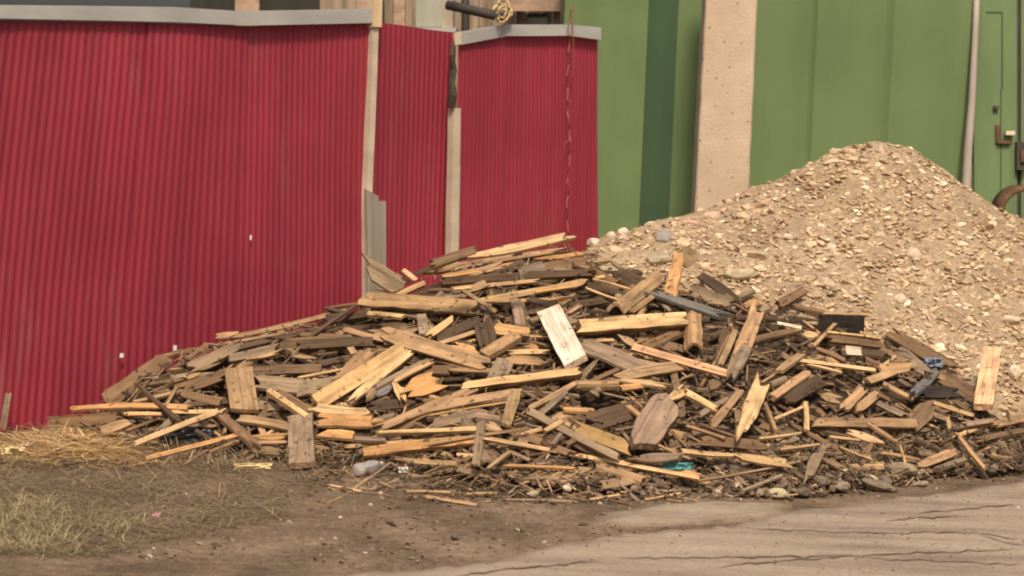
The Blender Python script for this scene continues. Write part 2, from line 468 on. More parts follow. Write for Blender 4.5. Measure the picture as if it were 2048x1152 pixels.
def strip(name, pts_top, pts_bot, thick, off, mat, parent):
    """A folded strip standing proud of the fence plane between two pixel polylines."""
    mb = MB(); n = len(pts_top); V = []
    for (a, b) in zip(pts_top, pts_bot):
        T, B = fp(*a, off), fp(*b, off); V += [T+FNRM*thick, B+FNRM*thick, B, T]
    mb.v = [tuple(v) for v in V]
    for i in range(n-1):
        a, b = i*4, (i+1)*4
        for q in ((0, 1), (1, 2), (2, 3), (3, 0)): mb.f.append((a+q[0], a+q[1], b+q[1], b+q[0]))
    mb.f.append((0, 3, 2, 1)); e = (n-1)*4; mb.f.append((e, e+1, e+2, e+3))
    return mb.build(name, mat, parent)

root = empty('corrugated_fence', fbot(330))
tag(root, 'long red corrugated metal fence with pale cap rail behind the straw', 'fence')
s1 = sheet('metal_sheet', [(-95, 34), (0, 40), (120, 42), (300, 45)], [(-95, -200), (0, -84), (150, 74), (300, 244)], .041, .0044, root, 0, .02, seed=1)
s2 = sheet('metal_sheet', [(294, 45), (380, 48), (496, 52)], [(294, 238), (430, 396), (496, 476)], .041, .0044, root, .004, .02, seed=2)
s3 = sheet('metal_sheet', [(488, 52), (600, 49), (736, 46)], [(488, 468), (600, 588), (736, 727)], .036, .004, root, 0, .012, seed=3)
strip('cap_rail', [(-95, 4), (0, 10), (205, 12), (340, 14), (470, 22), (600, 20), (736, 17)], [(-95, 32), (0, 37), (205, 41), (340, 44), (490, 51), (600, 49), (736, 46)], .035, .012, M_CAP, root)
M_CHIP = painted('bare_metal_chip', (.75, .70, .66), .9, 1.1, .5)
for (px, py, w_, h_) in ((240, 706, 7, 9), (347, 690, 6, 13), (500, 470, 3, 10)):
    strip('paint_chip', [(px, py), (px+w_, py+1)], [(px-1, py+h_), (px+w_-1, py+h_)], .004, .024, M_CHIP, root)

root = empty('corrugated_fence', fbot(820))
tag(root, 'narrow red corrugated panel without cap rail between two pale posts', 'fence')
sheet('metal_sheet', [(742, 44), (800, 50), (850, 58), (912, 66)], [(742, 738), (912, 900)], .036, .0045, root, -.035, .012, seed=4)
root = empty('corrugated_fence', fbot(1050))
tag(root, 'red corrugated panel with bent grey cap rail beside the green garage', 'fence')
sheet('metal_sheet', [(914, 86), (1008, 72)], [(914, 905), (1008, 1004)], .030, .0018, root, .01, .012, seed=5)
sheet('metal_sheet', [(1006, 72), (1130, 72), (1194, 78)], [(1006, 1002), (1194, 1196)], .030, .0018, root, 0, .012, seed=6)
strip('cap_rail', [(912, 65), (1005, 49), (1070, 49), (1130, 49), (1195, 55)], [(912, 90), (1008, 72), (1070, 72), (1130, 71), (1195, 80)], .03, .014, M_CAP, root)
strip('cap_end', [(906, 66), (919, 64)], [(908, 90), (920, 88)], .012, .046, M_WHITEPOLE, root)

# posts and boards in the fence gaps
def barpost(name, pts, wpx, tpx, off, mat, label, cat, parent=None, top=True):
    """A squared post along a pixel polyline in the fence plane, wpx wide, carried down to the ground."""
    mb = MB(); P = []
    for (x, y) in pts: P.append((fp(x-wpx/2, y, off), fp(x+wpx/2, y, off)))
    b = fbot(pts[-1][0]-wpx/2, off), fbot(pts[-1][0]+wpx/2, off); P.append(b)
    T = tpx
    for a, c in P: mb.v += [tuple(a+FNRM*T), tuple(c+FNRM*T), tuple(c), tuple(a)]
    n = len(P)
    for i in range(n-1):
        a, c = i*4, (i+1)*4
        for q in ((0, 1), (1, 2), (2, 3), (3, 0)): mb.f.append((a+q[0], a+q[1], c+q[1], c+q[0]))
    mb.f.append((0, 3, 2, 1))
    o = mb.build(name, mat, parent)
    if parent is None: tag(o, label, cat)
    return o
r_ = empty('fence_post', fbot(735)); tag(r_, 'thin pale post with a lit tip between the long fence and narrow panel', 'post')
barpost('post_shaft', [(741, 56), (738, 150), (732, 300), (727, 420)], 11, .045, .0, M_WHITEPOLE, '', '', r_)
M_TIP = painted('lit_tip_orange', (.66, .48, .28), .8, 1.2, .8)  # warm light on the post tip is put into its colour
strip('post_tip', [(734, -30), (751, -30)], [(733, 54), (749, 54)], .06, .0, M_TIP, r_)
r_ = empty('fence_post', fbot(903)); tag(r_, 'smooth cream pole standing at the bent cap rail', 'post')
barpost('post_shaft', [(903, 216), (902, 300), (899, 420), (898, 520)], 15, .045, .0, M_WHITEPOLE, '', '', r_)
strip('edge_strip', [(912, 330), (916, 330)], [(909, 540), (912, 540)], .02, .018, M_CAP, r_)
mb = MB(); mb.tube([fp(908, 84, .04), fp(903, 110, .05), fp(907, 140, .04), fp(903, 165, .05), fp(905, 190, .05), fp(903, 214, .04)], [.012, .014, .02, .018, .026, .02])
tag(mb.build('broken_branch', M_BARK), 'dark crooked branch stub jammed on top of the cream pole', 'branch')
def fence_board(name, quad, off, th, mat, label):
    strip_o = strip(name, [quad[0], quad[1]], [quad[3], quad[2]], th, off, mat, None); tag(strip_o, label, 'board'); return strip_o
fence_board('wooden_board', [(728, 378), (752, 392), (756, 470), (731, 470)], .055, .02, M_GREYBOARD, 'grey cracked board nailed at the foot of the thin pale post')
fence_board('wooden_board', [(747, 402), (767, 402), (768, 640), (748, 640)], .03, .02, M_GREYBOARD, 'narrow grey board standing upright beside the thin pale post')
fence_board('wooden_board', [(731, 446), (760, 447), (763, 700), (732, 700)], .056, .02, M_GREYBOARD, 'wide grey board covering the gap under the cracked grey board')

# dry vine over the fence
mb = MB(); pts = []
for i, y in enumerate(range(8, 520, 12)):
    pts.append(fp(1137+2.5*math.sin(i*.33)+7*noise.noise(Vector((i*.37, 0, 0))), y, .06+.015*math.sin(i*1.7)))
mb.tube(pts, .0035, 5)
pts = [fp(1148-2*math.sin(i*.5)-i*.25, 10+i*11, .065) for i in range(14)]; mb.tube(pts, .003, 5)
for k in range(5):
    y = 40+k*80; x = 1137; s_ = random.choice((-1, 1)); mb.tube([fp(x, y, .06), fp(x+s_*6, y+6, .075), fp(x+s_*9, y+18, .07)], .002, 4)
tag(mb.build('dry_vine', M_VINE), 'dry reddish vine stem hanging down the red panel by the garage', 'vine')
mb = MB()
for k in range(7):
    c = (1004+random.uniform(-5, 8), 22+random.uniform(-4, 12)); ra, rb = random.uniform(9, 18), random.uniform(12, 22); a0 = random.uniform(0, 6)
    mb.tube([fp(c[0]+ra*math.cos(a0+t*.5), c[1]+rb*math.sin(a0+t*.5), .07+.02*math.sin(t+k)) for t in range(11)], .006, 5)
tag(mb.build('dry_vine', M_PALEVINE), 'pale curled dry tendrils looped over the bent cap rail', 'vine')

# ------------------------------------------------------------------ shed behind the fence
def vwall(mb, px0, px1, y0, y1, d0, d1, th=.05):
    a, b = at(px0, y0, d0), at(px1, y0, d1); c, e = at(px1, y1, d1), at(px0, y1, d0); t = np.array([0, th, 0])
    mb.quadbox([e+t, c+t, c, e, a+t, b+t, b, a])
root = empty('wooden_shed', (at(900, 300, 15.5)[0], at(900, 300, 15.5)[1], 0))
tag(root, 'weathered wooden shed seen above the cap rails behind the fence', 'shed')
rs = np.random.default_rng(3)
DS = 15.5
for i in range(24):
    x0 = 640+i*24.5
    mb = MB(); vwall(mb, x0, x0+23, -60-rs.uniform(0, 6), 330, DS+rs.uniform(-.03, .03), DS+rs.uniform(-.03, .03))
    mb.build('wall_board', M_SHED if rs.uniform() < .7 else M_BRICK, root)
mb = MB(); vwall(mb, 1055, 1095, 27, 60, DS-.1, DS-.1); mb.build('window', M_SHEDDARK, root)
mb = MB(); vwall(mb, 1165, 1192, -20, 70, DS-.1, DS-.1); mb.build('vent_gap', M_SHEDDARK, root)
mb = MB(); vwall(mb, 1010, 1160, -12, 22, DS-.14, DS-.14); mb.build('lintel_board', M_BRICK, root)
mb = MB(); vwall(mb, 1135, 1160, -20, 90, DS-.2, DS-.2); mb.build('corner_post', M_WHITEPOLE, root)
mb = MB(); vwall(mb, 752, 768, -20, 60, DS-.12, DS-.12); mb.build('door_gap', M_SHEDDARK, root)
mb = MB(); vwall(mb, 835, 905, 62, 300, DS-.3, DS-.3); mb.build('ledge', M_GREYBOARD, root)
tag(root, 'weathered wooden shed seen above the cap rails behind the fence', 'shed')
root = empty('metal_box', at(870, 66, 14.6)); tag(root, 'pale metal box standing behind the narrow red panel', 'box')
mb = MB(); vwall(mb, 832, 884, -30, 54, 14.6, 14.6, .4); mb.build('box_body', painted('pale_green_grey', (.30, .29, .22), .8, 1.2, .7), root)
mb = MB(); vwall(mb, 884, 906, -30, 56, 14.59, 14.7, .3); mb.build('box_side', M_WHITEPOLE, root)
mb = MB(); vwall(mb, 826, 912, 55, 64, 14.5, 14.5, .5); mb.build('box_base', M_CAP, root)
mb = MB(); mb.tube([at(895, 10, 14.2), at(950, 22, 14.1), at(1004, 34, 14.0)], .035, 10)
tag(mb.build('rusty_pipe', M_DARKSTEEL, None, True), 'dark sloping pipe end above the bent cap rail', 'pipe')
mb = MB(); mb.tube([at(930, -20, 14.9), at(931, 30, 14.9), at(932, 330, 14.9)], .03, 8)
tag(mb.build('support_pole', M_DARKSTEEL, None, True), 'thin dark upright pole under the sloping pipe', 'pole')
# dark tree mass and brick beyond the long fence top
root = empty('brick_wall', (at(520, 200, 17)[0], at(520, 200, 17)[1], 0)); tag(root, 'low brick wall barely showing above the long red fence', 'wall')
mb = MB(); vwall(mb, 380, 480, -20, 330, 17, 17); vwall(mb, 520, 660, -20, 330, 17, 17); mb.build('dark_panel', M_SHEDDARK, root)
mb = MB(); vwall(mb, 470, 518, -20, 330, 16.9, 16.9); vwall(mb, 655, 735, -20, 330, 16.9, 16.9); mb.build('brick_pier', M_BRICK, root)

# ------------------------------------------------------------------ green garage
DG = 13.6
root = empty('metal_garage', (at(1600, 300, DG)[0], at(1600, 300, DG)[1]+1, 0))
tag(root, 'green painted steel garage wall with closed door behind the gravel heap', 'garage')
def gx(px, d): return at(px, 260, d)[0]
# plan profile: px, depth
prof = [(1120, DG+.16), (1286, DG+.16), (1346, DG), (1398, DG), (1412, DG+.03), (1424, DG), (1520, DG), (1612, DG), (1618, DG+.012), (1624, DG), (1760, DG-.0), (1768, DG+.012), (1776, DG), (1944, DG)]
zs = np.linspace(0, 2.75, 30)
V = []; Fc = []
sub = []
for k in range(len(prof)-1):
    for t in np.linspace(0, 1, 6, endpoint=False): sub.append((prof[k][0]*(1-t)+prof[k+1][0]*t, prof[k][1]*(1-t)+prof[k+1][1]*t))
sub.append(prof[-1])
for (px, d) in sub:
    b = at(px, 260, d)
    for z in zs: V.append((b[0], b[1]+noise.noise(Vector((b[0]*1.3, z*1.1, 5)))*.012, z))
m = len(zs)
for i in range(len(sub)-1):
    for k in range(m-1): Fc.append((i*m+k, (i+1)*m+k, (i+1)*m+k+1, i*m+k+1))
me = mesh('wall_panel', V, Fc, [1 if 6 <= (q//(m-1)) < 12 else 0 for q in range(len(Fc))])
o = link('wall_panel', me, [M_GREEN, painted('darker_green_face', (.066, .112, .054), .85, 1.12, .7, (3, 3, .2))]); under(o, root)  # oblique face in a darker green than the rest of the wall
def gbox(name, x0, x1, y0, y1, d, th, mat, parent=root):
    mb = MB()
    a, b = at(x0, y0, d), at(x1, y1, d); c = at(x1, y0, d); e = at(x0, y1, d)
    t = np.array([0, th, 0]); mb.quadbox([e+t, b+t, b, e, a+t, c+t, c, a])
    o = mb.build(name, mat); under(o, parent) if parent else None
    return o
# roof and returns so that it is a body, not a card
xl, xr, yg = gx(1120, DG+.16), gx(2500, DG), at(1600, 260, DG)[1]
mb = MB(); mb.quadbox([(xl, yg+3.2, 2.76), (xr, yg+3.2, 2.76), (xr, yg-.1, 2.76), (xl, yg-.1, 2.76), (xl, yg+3.2, 2.9), (xr, yg+3.2, 2.9), (xr, yg-.1, 2.9), (xl, yg-.1, 2.9)]); mb.build('roof', M_GREENDOOR, root)
mb = MB(); mb.quadbox([(xl, yg+3, 0), (xl+.05, yg+3, 0), (xl+.05, yg+.3, 0), (xl, yg+.3, 0), (xl, yg+3, 2.75), (xl+.05, yg+3, 2.75), (xl+.05, yg+.3, 2.75), (xl, yg+.3, 2.75)]); mb.build('side_wall', M_GREEN, root)
door = gbox('door', 1948, 2034, -150, 700, DG-.03, .05, M_GREENDOOR)
door2 = gbox('door', 2042, 2190, -150, 700, DG-.02, .05, M_GREENDOOR)
def sub_part(o, parent): o.parent = parent; o.matrix_parent_inverse = (Matrix.Translation(root.location)).inverted() if False else parent.matrix_world.inverted(); return o
bpy.context.view_layer.update()
M_SEAM = painted('dark_green_seam', (.05, .075, .03), .8, 1.2, .7)
for q in ((1973, 2006, 23, 26), (2003, 2006, 26, 180), (2001, 2003, 180, 420)):
    sub_part(gbox('frame_seam', q[0], q[1], q[2], q[3], DG-.034, .01, M_SEAM, None), door)
sub_part(gbox('latch', 1992, 2001, 250, 286, DG-.05, .03, M_RUST, None), door)
sub_part(gbox('hasp', 1996, 2022, 280, 287, DG-.06, .05, M_RUST, None), door)
sub_part(gbox('bolt', 2012, 2030, 262, 270, DG-.09, .04, M_WHITEPOLE, None), door)
sub_part(gbox('hinge', 1988, 1998, 212, 218, DG-.06, .03, M_DARKSTEEL, None), door)
sub_part(gbox('lock', 2034, 2052, 284, 340, DG-.08, .06, M_DARKSTEEL, None), door2)
sub_part(gbox('lock_plate', 2042, 2056, 300, 324, DG-.10, .03, M_RUST, None), door2)
gbox('door_gap', 2034, 2042, -150, 700, DG+.0, .04, M_DARKSTEEL)
gbox('wall_end', 2190, 2500, -150, 700, DG, .05, M_GREEN)
mb = MB(); mb.tube([at(1955, -40, DG-.1), at(1951, 60, DG-.1), at(1944, 200, DG-.1), at(1936, 300, DG-.1), at(1930, 420, DG-.1), at(1926, 640, DG-.1)], [.022, .022, .026, .03, .032, .032], 8)
tag(mb.build('metal_pole', painted('grey_mauve_pole', (.40, .33, .27), .8, 1.15, .6), None, True), 'thin pale pole leaning on the green wall beside the door', 'pole')
# rusty ring
mb = MB(); c = at(2042, 424, 12.6); n = 40
for i in range(n):
    t = 2*math.pi*i/n
    for (r2, y2) in ((.17, -.12), (.135, -.13), (.13, .12), (.165, .12)): mb.v.append((c[0]+r2*math.cos(t), c[1]+y2, c[2]+r2*math.sin(t)))
for i in range(n):
    j = (i+1) % n
    for k in range(4): mb.f.append((i*4+k, j*4+k, j*4+(k+1) % 4, i*4+(k+1) % 4))
tag(mb.build('rusty_pipe', M_RUST, None, True), 'short rusty brown pipe ring lying behind the gravel heap', 'pipe')

# concrete pillar
mb = MB(); DP = 12.7
n = 26; V = []; bl, br = at(1390, 410, DP), at(1497, 410, DP); tl, tr = at(1411, 0, DP), at(1515, 0, DP)
def ext(a, b, z): t = (z-a[2])/(b[2]-a[2]); return a+(b-a)*t
for i in range(n+1):
    z = 2.9*i/n; L_, R_ = ext(bl, tl, z), ext(br, tr, z); wv = R_-L_
    ring_ = []
    for (u, dy) in ((0.03, 0), (.5, 0), (.97, 0), (1, .012), (1, .26), (0, .26), (0, .012)):
        p = L_+wv*u; q = noise.noise(Vector((u*4, z*7, 2)))*.007
        ring_.append((p[0]+q, p[1]+dy+noise.noise(Vector((u*5, z*5, 9)))*.006, z))
    V += ring_
for i in range(n):
    for k in range(7): mb.f.append((i*7+k, i*7+(k+1) % 7, (i+1)*7+(k+1) % 7, (i+1)*7+k))
mb.v = V; mb.f.append(tuple(n*7+k for k in range(7)))
tag(mb.build('concrete_pillar', M_CONC), 'pale pitted concrete pillar in front of the green garage wall', 'pillar')

# ------------------------------------------------------------------ gravel heap
def rough_field(T, amp, s, seed):
    def f(X, Y):
        Z = look(T, X, Y).copy()
        for i in range(X.shape[0]):
            for j in range(X.shape[1]):
                if Z[i, j] > -.1: Z[i, j] += noise.fractal(Vector((X[i, j]*s, Y[i, j]*s, seed)), .8, 2.1, 4)*amp
        return Z
    return f
fld = rough_field(TG, .02, 7, 1.0)
gh = grid_obj('gravel_heap', np.arange(-1.3, 4.5, .03), np.arange(8.4, 13.6, .03), fld, [M_GRAVEL], lambda X, Y, Z: Z > -.03)
tag(gh, 'tall heap of sandy stony gravel against the green garage', 'gravel heap', kind='stuff')
t_ = (1+5**.5)/2
ICO = np.array([(-1, t_, 0), (1, t_, 0), (-1, -t_, 0), (1, -t_, 0), (0, -1, t_), (0, 1, t_), (0, -1, -t_), (0, 1, -t_), (t_, 0, -1), (t_, 0, 1), (-t_, 0, -1), (-t_, 0, 1)])/math.sqrt(1+t_*t_)
ICOF = np.array([(0, 11, 5), (0, 5, 1), (0, 1, 7), (0, 7, 10), (0, 10, 11), (1, 5, 9), (5, 11, 4), (11, 10, 2), (10, 7, 6), (7, 1, 8), (3, 9, 4), (3, 4, 2), (3, 2, 6), (3, 6, 8), (3, 8, 9), (4, 9, 5), (2, 4, 11), (6, 2, 10), (8, 6, 7), (9, 8, 1)])
def rotm(r):
    q = r.normal(size=4); q /= np.linalg.norm(q); a, b, c, d = q
    return np.array([[1-2*(c*c+d*d), 2*(b*c-a*d), 2*(b*d+a*c)], [2*(b*c+a*d), 1-2*(b*b+d*d), 2*(c*d-a*b)], [2*(b*d-a*c), 2*(c*d+a*b), 1-2*(b*b+c*c)]])
def pebbles(name, P, rad, mat, flat=.6):
    V = []; Fc = []
    for i, (p, r_) in enumerate(zip(P, rad)):
        v = ICO*(1+rng.uniform(-.22, .22, (12, 1)))*np.array([1, rng.uniform(.6, 1), rng.uniform(.35, 1)*flat])*r_
        a = rng.uniform(0, 6.28); tl = rng.normal(0, .35, 2)
        c, s = math.cos(a), math.sin(a)
        v = v@np.array([[c, s, 0], [-s, c, 0], [0, 0, 1]]); v[:, 2] += v[:, 0]*tl[0]+v[:, 1]*tl[1]
        V.append(v+p); Fc.append(ICOF+12*i)
    return link(name, mesh(name, np.concatenate(V), np.concatenate(Fc)), mat)
GREYS = [(.62, .46, .29), (.50, .365, .22), (.39, .28, .175), (.74, .59, .41), (.54, .38, .25)]
def sample_px(n, x0, x1, y0, y1, ok, T=TS, dmin=0):
    out = []
    while len(out) < n:
        px, py = rng.uniform(x0, x1), rng.uniform(y0, y1)
        t = hit(px, py, T)
        if t is None: continue
        p = CAM+ray(px, py)*t
        if ok(px, py, p): out.append(p)
    return np.array(out)
isg = lambda px, py, p: look(TG, p[0], p[1]) > .02 and look(TG, p[0], p[1]) > look(TW, p[0], p[1])-.03
GP = sample_px(6800, 1150, 2200, 270, 940, isg)
gr = np.abs(rng.normal(0, 1, len(GP)))*.0075+.005
gr[rng.uniform(size=len(GP)) < .10] *= 1.7
GPz = GP.copy(); GPz[:, 2] += .004
M_PEB = island_mat('pebbles', [(0, (.30, .20, .115)), (.2, (.45, .315, .19)), (.6, (.57, .41, .25)), (.9, (.67, .495, .31)), (1, (.82, .66, .47))])
pb = pebbles('gravel', GPz, gr, M_PEB)
tag(pb, 'small stones strewn over the gravel heap', 'gravel', kind='stuff')

def stone(px, py, wpx, hpx, col, label, group=None, name='stone', lift=.0):
    t = hit(px, py)
    while t is None or t > 12.2: py += 2; t = hit(px, py)
    p = CAM+ray(px, py)*(t-.01); s = t/F
    bm = bmesh.new(); bmesh.ops.create_icosphere(bm, subdivisions=2, radius=1)
    sd = random.uniform(0, 100)
    for v in bm.verts:
        k = 1+.32*noise.noise(Vector(v.co)*1.3+Vector((sd, 0, 0)))+.10*noise.noise(Vector(v.co)*3.1+Vector((0, sd, 0)))
        v.co *= k
        for ax in range(2):     # knocked-off faces
            nrm = Vector((math.cos(sd+ax*2.2), math.sin(sd*1.3+ax), .5*math.cos(ax+sd))).normalized(); d = v.co.dot(nrm)
            if d > .72: v.co -= nrm*(d-.72)
    sx, sz = wpx*s/2, hpx*s/2
    bmesh.ops.scale(bm, vec=(sx, max(sz, sx*.7), sz), verts=bm.verts)
    me = bpy.data.meshes.new(name); bm.to_mesh(me); bm.free()
    o = link(name, me, M_STONE, None, False); o.location = tuple(p+np.array([0, 0, lift])); o.rotation_euler = (random.uniform(-.2, .2), random.uniform(-.3, .3), random.uniform(-.4, .4))
    o.color = (*col, 1); o['_px'] = (px, py)
    tag(o, label, 'stone', group); return o
exec_stones = [
 (1187, 468, 30, 22, (.62, .47, .35), 'rounded pale pinkish stone on the crest where red panel meets green wall'),
 (1222, 466, 22, 18, (.60, .47, .34), 'cream rounded stone on the crest, second from the red panel'),
 (1246, 468, 26, 26, (.66, .51, .38), 'large pinkish white stone on the crest, third from the red panel'),
 (1330, 478, 44, 40, (.30, .275, .235), 'big smooth grey stone on the crest under the green wall'),
 (1318, 520, 60, 26, (.40, .33, .22), 'flat yellowish slab stone overhanging the dark hollow near the log end'),
 (1366, 488, 34, 26, (.62, .47, .29), 'pale yellow stone just above the log end'),
 (1402, 505, 20, 16, (.60, .47, .32), 'small bright stone touching the log end'),
 (1410, 534, 24, 20, (.64, .48, .29), 'rounded yellow stone just below the log end'),
 (1478, 548, 76, 24, (.50, .40, .25), 'long flat pale slab stone low on the gravel beside the dark shard'),
 (1520, 512, 56, 22, (.46, .35, .22), 'broad tilted tan stone in the middle of the gravel slope'),
 (1662, 496, 22, 18, (.66, .52, .37), 'single bright white stone in the gravel above the black board'),
 (1826, 510, 38, 30, (.52, .40, .28), 'large rounded tan stone in the middle of the high gravel slope'),
 (1670, 426, 24, 14, (.64, .48, .32), 'pale stone embedded high on the gravel under the peak'),
 (1662, 325, 36, 12, (.60, .45, .29), 'flat pale slab just under the gravel peak'),
 (1668, 299, 20, 13, (.64, .50, .35), 'small white stone on the skyline near the gravel peak'),
 (1652, 566, 44, 24, (.48, .36, .24), 'flat smooth tan stone above the short propped beam'),
 (1803, 598, 26, 22, (.66, .52, .36), 'bright angular stone on the gravel right above the blue scrap'),
 (1592, 315, 26, 14, (.50, .35, .24), 'reddish tan stone on the skyline between the peak and the pillar'),
 (1484, 432, 34, 16, (.54, .40, .26), 'pale flat stone on the gravel at the pillar foot'),
 (1420, 434, 38, 20, (.56, .38, .27), 'pinkish flat stone on the crest at the pillar foot'),
 (1380, 447, 36, 16, (.50, .32, .23), 'dull pink stone on the crest just before the pillar'),
 (2022, 640, 44, 20, (.60, .46, .31), 'wide pale stone on the gravel above the peach slab'),
 (2030, 745, 34, 30, (.66, .54, .39), 'big whitish stone beside the peach slab'),
 (1760, 470, 22, 12, (.58, .44, .30), 'small pale stone in the hollow of the gravel face'),
 (1558, 987, 48, 24, (.42, .34, .21), 'yellowish cobble lying alone at the road edge'),
 (1685, 972, 36, 18, (.30, .225, .155), 'flat brownish cobble at the road edge beside the grey block'),
 (1640, 962, 40, 24, (.17, .13, .095), 'dark brown cobble half buried at the heap foot by the road'),
 (1760, 972, 80, 22, (.20, .15, .10), 'long low brown clod at the road edge below the grey block'),
 (1802, 940, 64, 30, (.27, .205, .13), 'chunky tan block of stone jutting from the heap foot by the road'),
 (1604, 984, 40, 18, (.15, .115, .08), 'dark clod between the lone cobble and the heap'),
 (1838, 968, 40, 12, (.28, .21, .145), 'thin pale stone flake at the road edge'),
 (1134, 976, 20, 12, (.58, .48, .36), 'small whitish pebble on the dirt below the long pale lath'),
 (1470, 935, 36, 16, (.15, .12, .09), 'dark lump of earth under the twin orange boards'),
 (742, 1010, 12, 7, (.55, .45, .33), 'tiny pale pebble on bare dirt below the bent stick'),
 (1066, 988, 26, 14, (.42, .33, .22), 'tan pebble on the dirt beside the straw tangle'),
]
STONES = [stone(*a[:4], a[4], a[5], 'larger stones on and around the heaps') for a in exec_stones]

SPX = sample_px(230, 1180, 2048, 285, 880, isg)
SMALL = []
for q in SPX:
    px, py, _d = proj(q); wq = float(np.clip(abs(rng.normal(0, 9))+10, 10, 34))
    if any(math.hypot(px-a[0], py-a[1]) < 24 for a in exec_stones): continue
    k = rng.uniform(.9, 1.1); c = GREYS[rng.integers(0, 5)]
    o = stone(px, py, wq, wq*rng.uniform(.32, .62), tuple(x*k for x in c), None, 'larger stones on and around the heaps')
    SMALL.append((o, px, py, wq, c))

# ------------------------------------------------------------------ wood heap
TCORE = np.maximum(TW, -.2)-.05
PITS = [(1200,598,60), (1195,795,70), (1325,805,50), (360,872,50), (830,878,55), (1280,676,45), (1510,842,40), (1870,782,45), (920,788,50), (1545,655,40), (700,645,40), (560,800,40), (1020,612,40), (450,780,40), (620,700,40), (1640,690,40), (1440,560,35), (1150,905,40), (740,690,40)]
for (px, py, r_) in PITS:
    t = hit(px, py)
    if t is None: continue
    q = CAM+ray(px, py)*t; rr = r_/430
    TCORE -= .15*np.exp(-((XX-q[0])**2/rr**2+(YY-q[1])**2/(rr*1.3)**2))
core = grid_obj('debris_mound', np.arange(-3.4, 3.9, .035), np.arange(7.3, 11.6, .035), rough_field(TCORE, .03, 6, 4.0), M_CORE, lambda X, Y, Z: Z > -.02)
tag(core, 'dark earthy core of the wood heap showing between boards', 'debris', kind='stuff')

def plank_mesh(name, L, W, T, form, sd):
    r = np.random.default_rng(sd)
    nx = max(5, min(26, int(L/.035))); ny = 4
    bend = float(np.clip(r.normal(0, .007), -.012, .012))*L*2; twist = r.normal(0, .12); wob = .09*W
    jag = min(.05, L*.12)*(1.0 if form in 'ps' else .35)
    if form == 's': jag = min(.09, L*.25)
    if form == 'b': jag = min(.02, L*.04)
    if form == 'p': jag = min(.055, L*.14)*(1.0 if r.uniform() < .62 else .2)
    if form == 'q': jag = .003; bend *= .3; twist *= .3; wob *= .4
    e0, e1 = r.uniform(-jag, jag, ny+1), r.uniform(-jag, jag, ny+1)
    skew0, skew1 = r.normal(0, .22 if form == 'p' else .05 if form in 'qb' else .12, 2)*W
    tp0 = tp1 = 1.0
    if form == 's': tp0, tp1 = (r.uniform(.15, .5), r.uniform(.7, 1)) if r.uniform() < .5 else (r.uniform(.7, 1), r.uniform(.15, .5))
    elif form == 'r': jag = .01
    elif form in 'pt': tp0, tp1 = r.uniform(.8, 1.05, 2)
    ph = r.uniform(0, 100)
    top = np.zeros((nx+1, ny+1, 3)); bot = np.zeros_like(top)
    for i in range(nx+1):
        u = i/nx
        tp = (tp0+(1-tp0)*min(1, u*2.2)) if u < .5 else (tp1+(1-tp1)*min(1, (1-u)*2.2))
        if form == 'r': tp = max(.3, (1-abs(2*u-1)**7)**.5)
        for j in range(ny+1):
            v = j/ny-.5
            x = L*(u-.5)
            en = max(0, 1-u*nx/1.5); ex = max(0, 1-(1-u)*nx/1.5)
            x += en*(e0[j]+skew0*v*2)+ex*(e1[j]+skew1*v*2)
            y = W*v*tp+noise.noise(Vector((x*9+ph, (0 if v < 0 else 5), 0)))*wob*(abs(v)*2)
            zb = bend*(1-(2*u-1)**2)+noise.noise(Vector((x*5+ph, 3, v)))*.10*T
            if form == 'k': zb += W*.42*(1-4*v*v)
            yy = y; a = twist*(u-.5); zt = zb+yy*math.sin(a)
            th = T*(1+.18*noise.noise(Vector((x*7+ph, v*3, 9))))
            if form == 's': th *= .55+.45*tp
            top[i, j] = (x, yy, zt+th/2); bot[i, j] = (x+r.normal(0, .002), yy*(1.0 if form != 'k' else .9), zt-th/2)
    N = (nx+1)*(ny+1)
    V = np.concatenate([top.reshape(-1, 3), bot.reshape(-1, 3)])
    ix = lambda i, j: i*(ny+1)+j
    Fc = []; mi = []
    for i in range(nx):
        for j in range(ny):
            Fc.append((ix(i, j), ix(i+1, j), ix(i+1, j+1), ix(i, j+1))); mi.append(0)
            Fc.append((N+ix(i, j), N+ix(i, j+1), N+ix(i+1, j+1), N+ix(i+1, j))); mi.append(0)
        Fc.append((ix(i, 0), N+ix(i, 0), N+ix(i+1, 0), ix(i+1, 0))); mi.append(1)
        Fc.append((ix(i, ny), ix(i+1, ny), N+ix(i+1, ny), N+ix(i, ny))); mi.append(1)
    for j in range(ny):
        Fc.append((ix(0, j), ix(0, j+1), N+ix(0, j+1), N+ix(0, j))); mi.append(1)
        Fc.append((ix(nx, j), N+ix(nx, j), N+ix(nx, j+1), ix(nx, j+1))); mi.append(1)
    return mesh(name, V, Fc, mi)

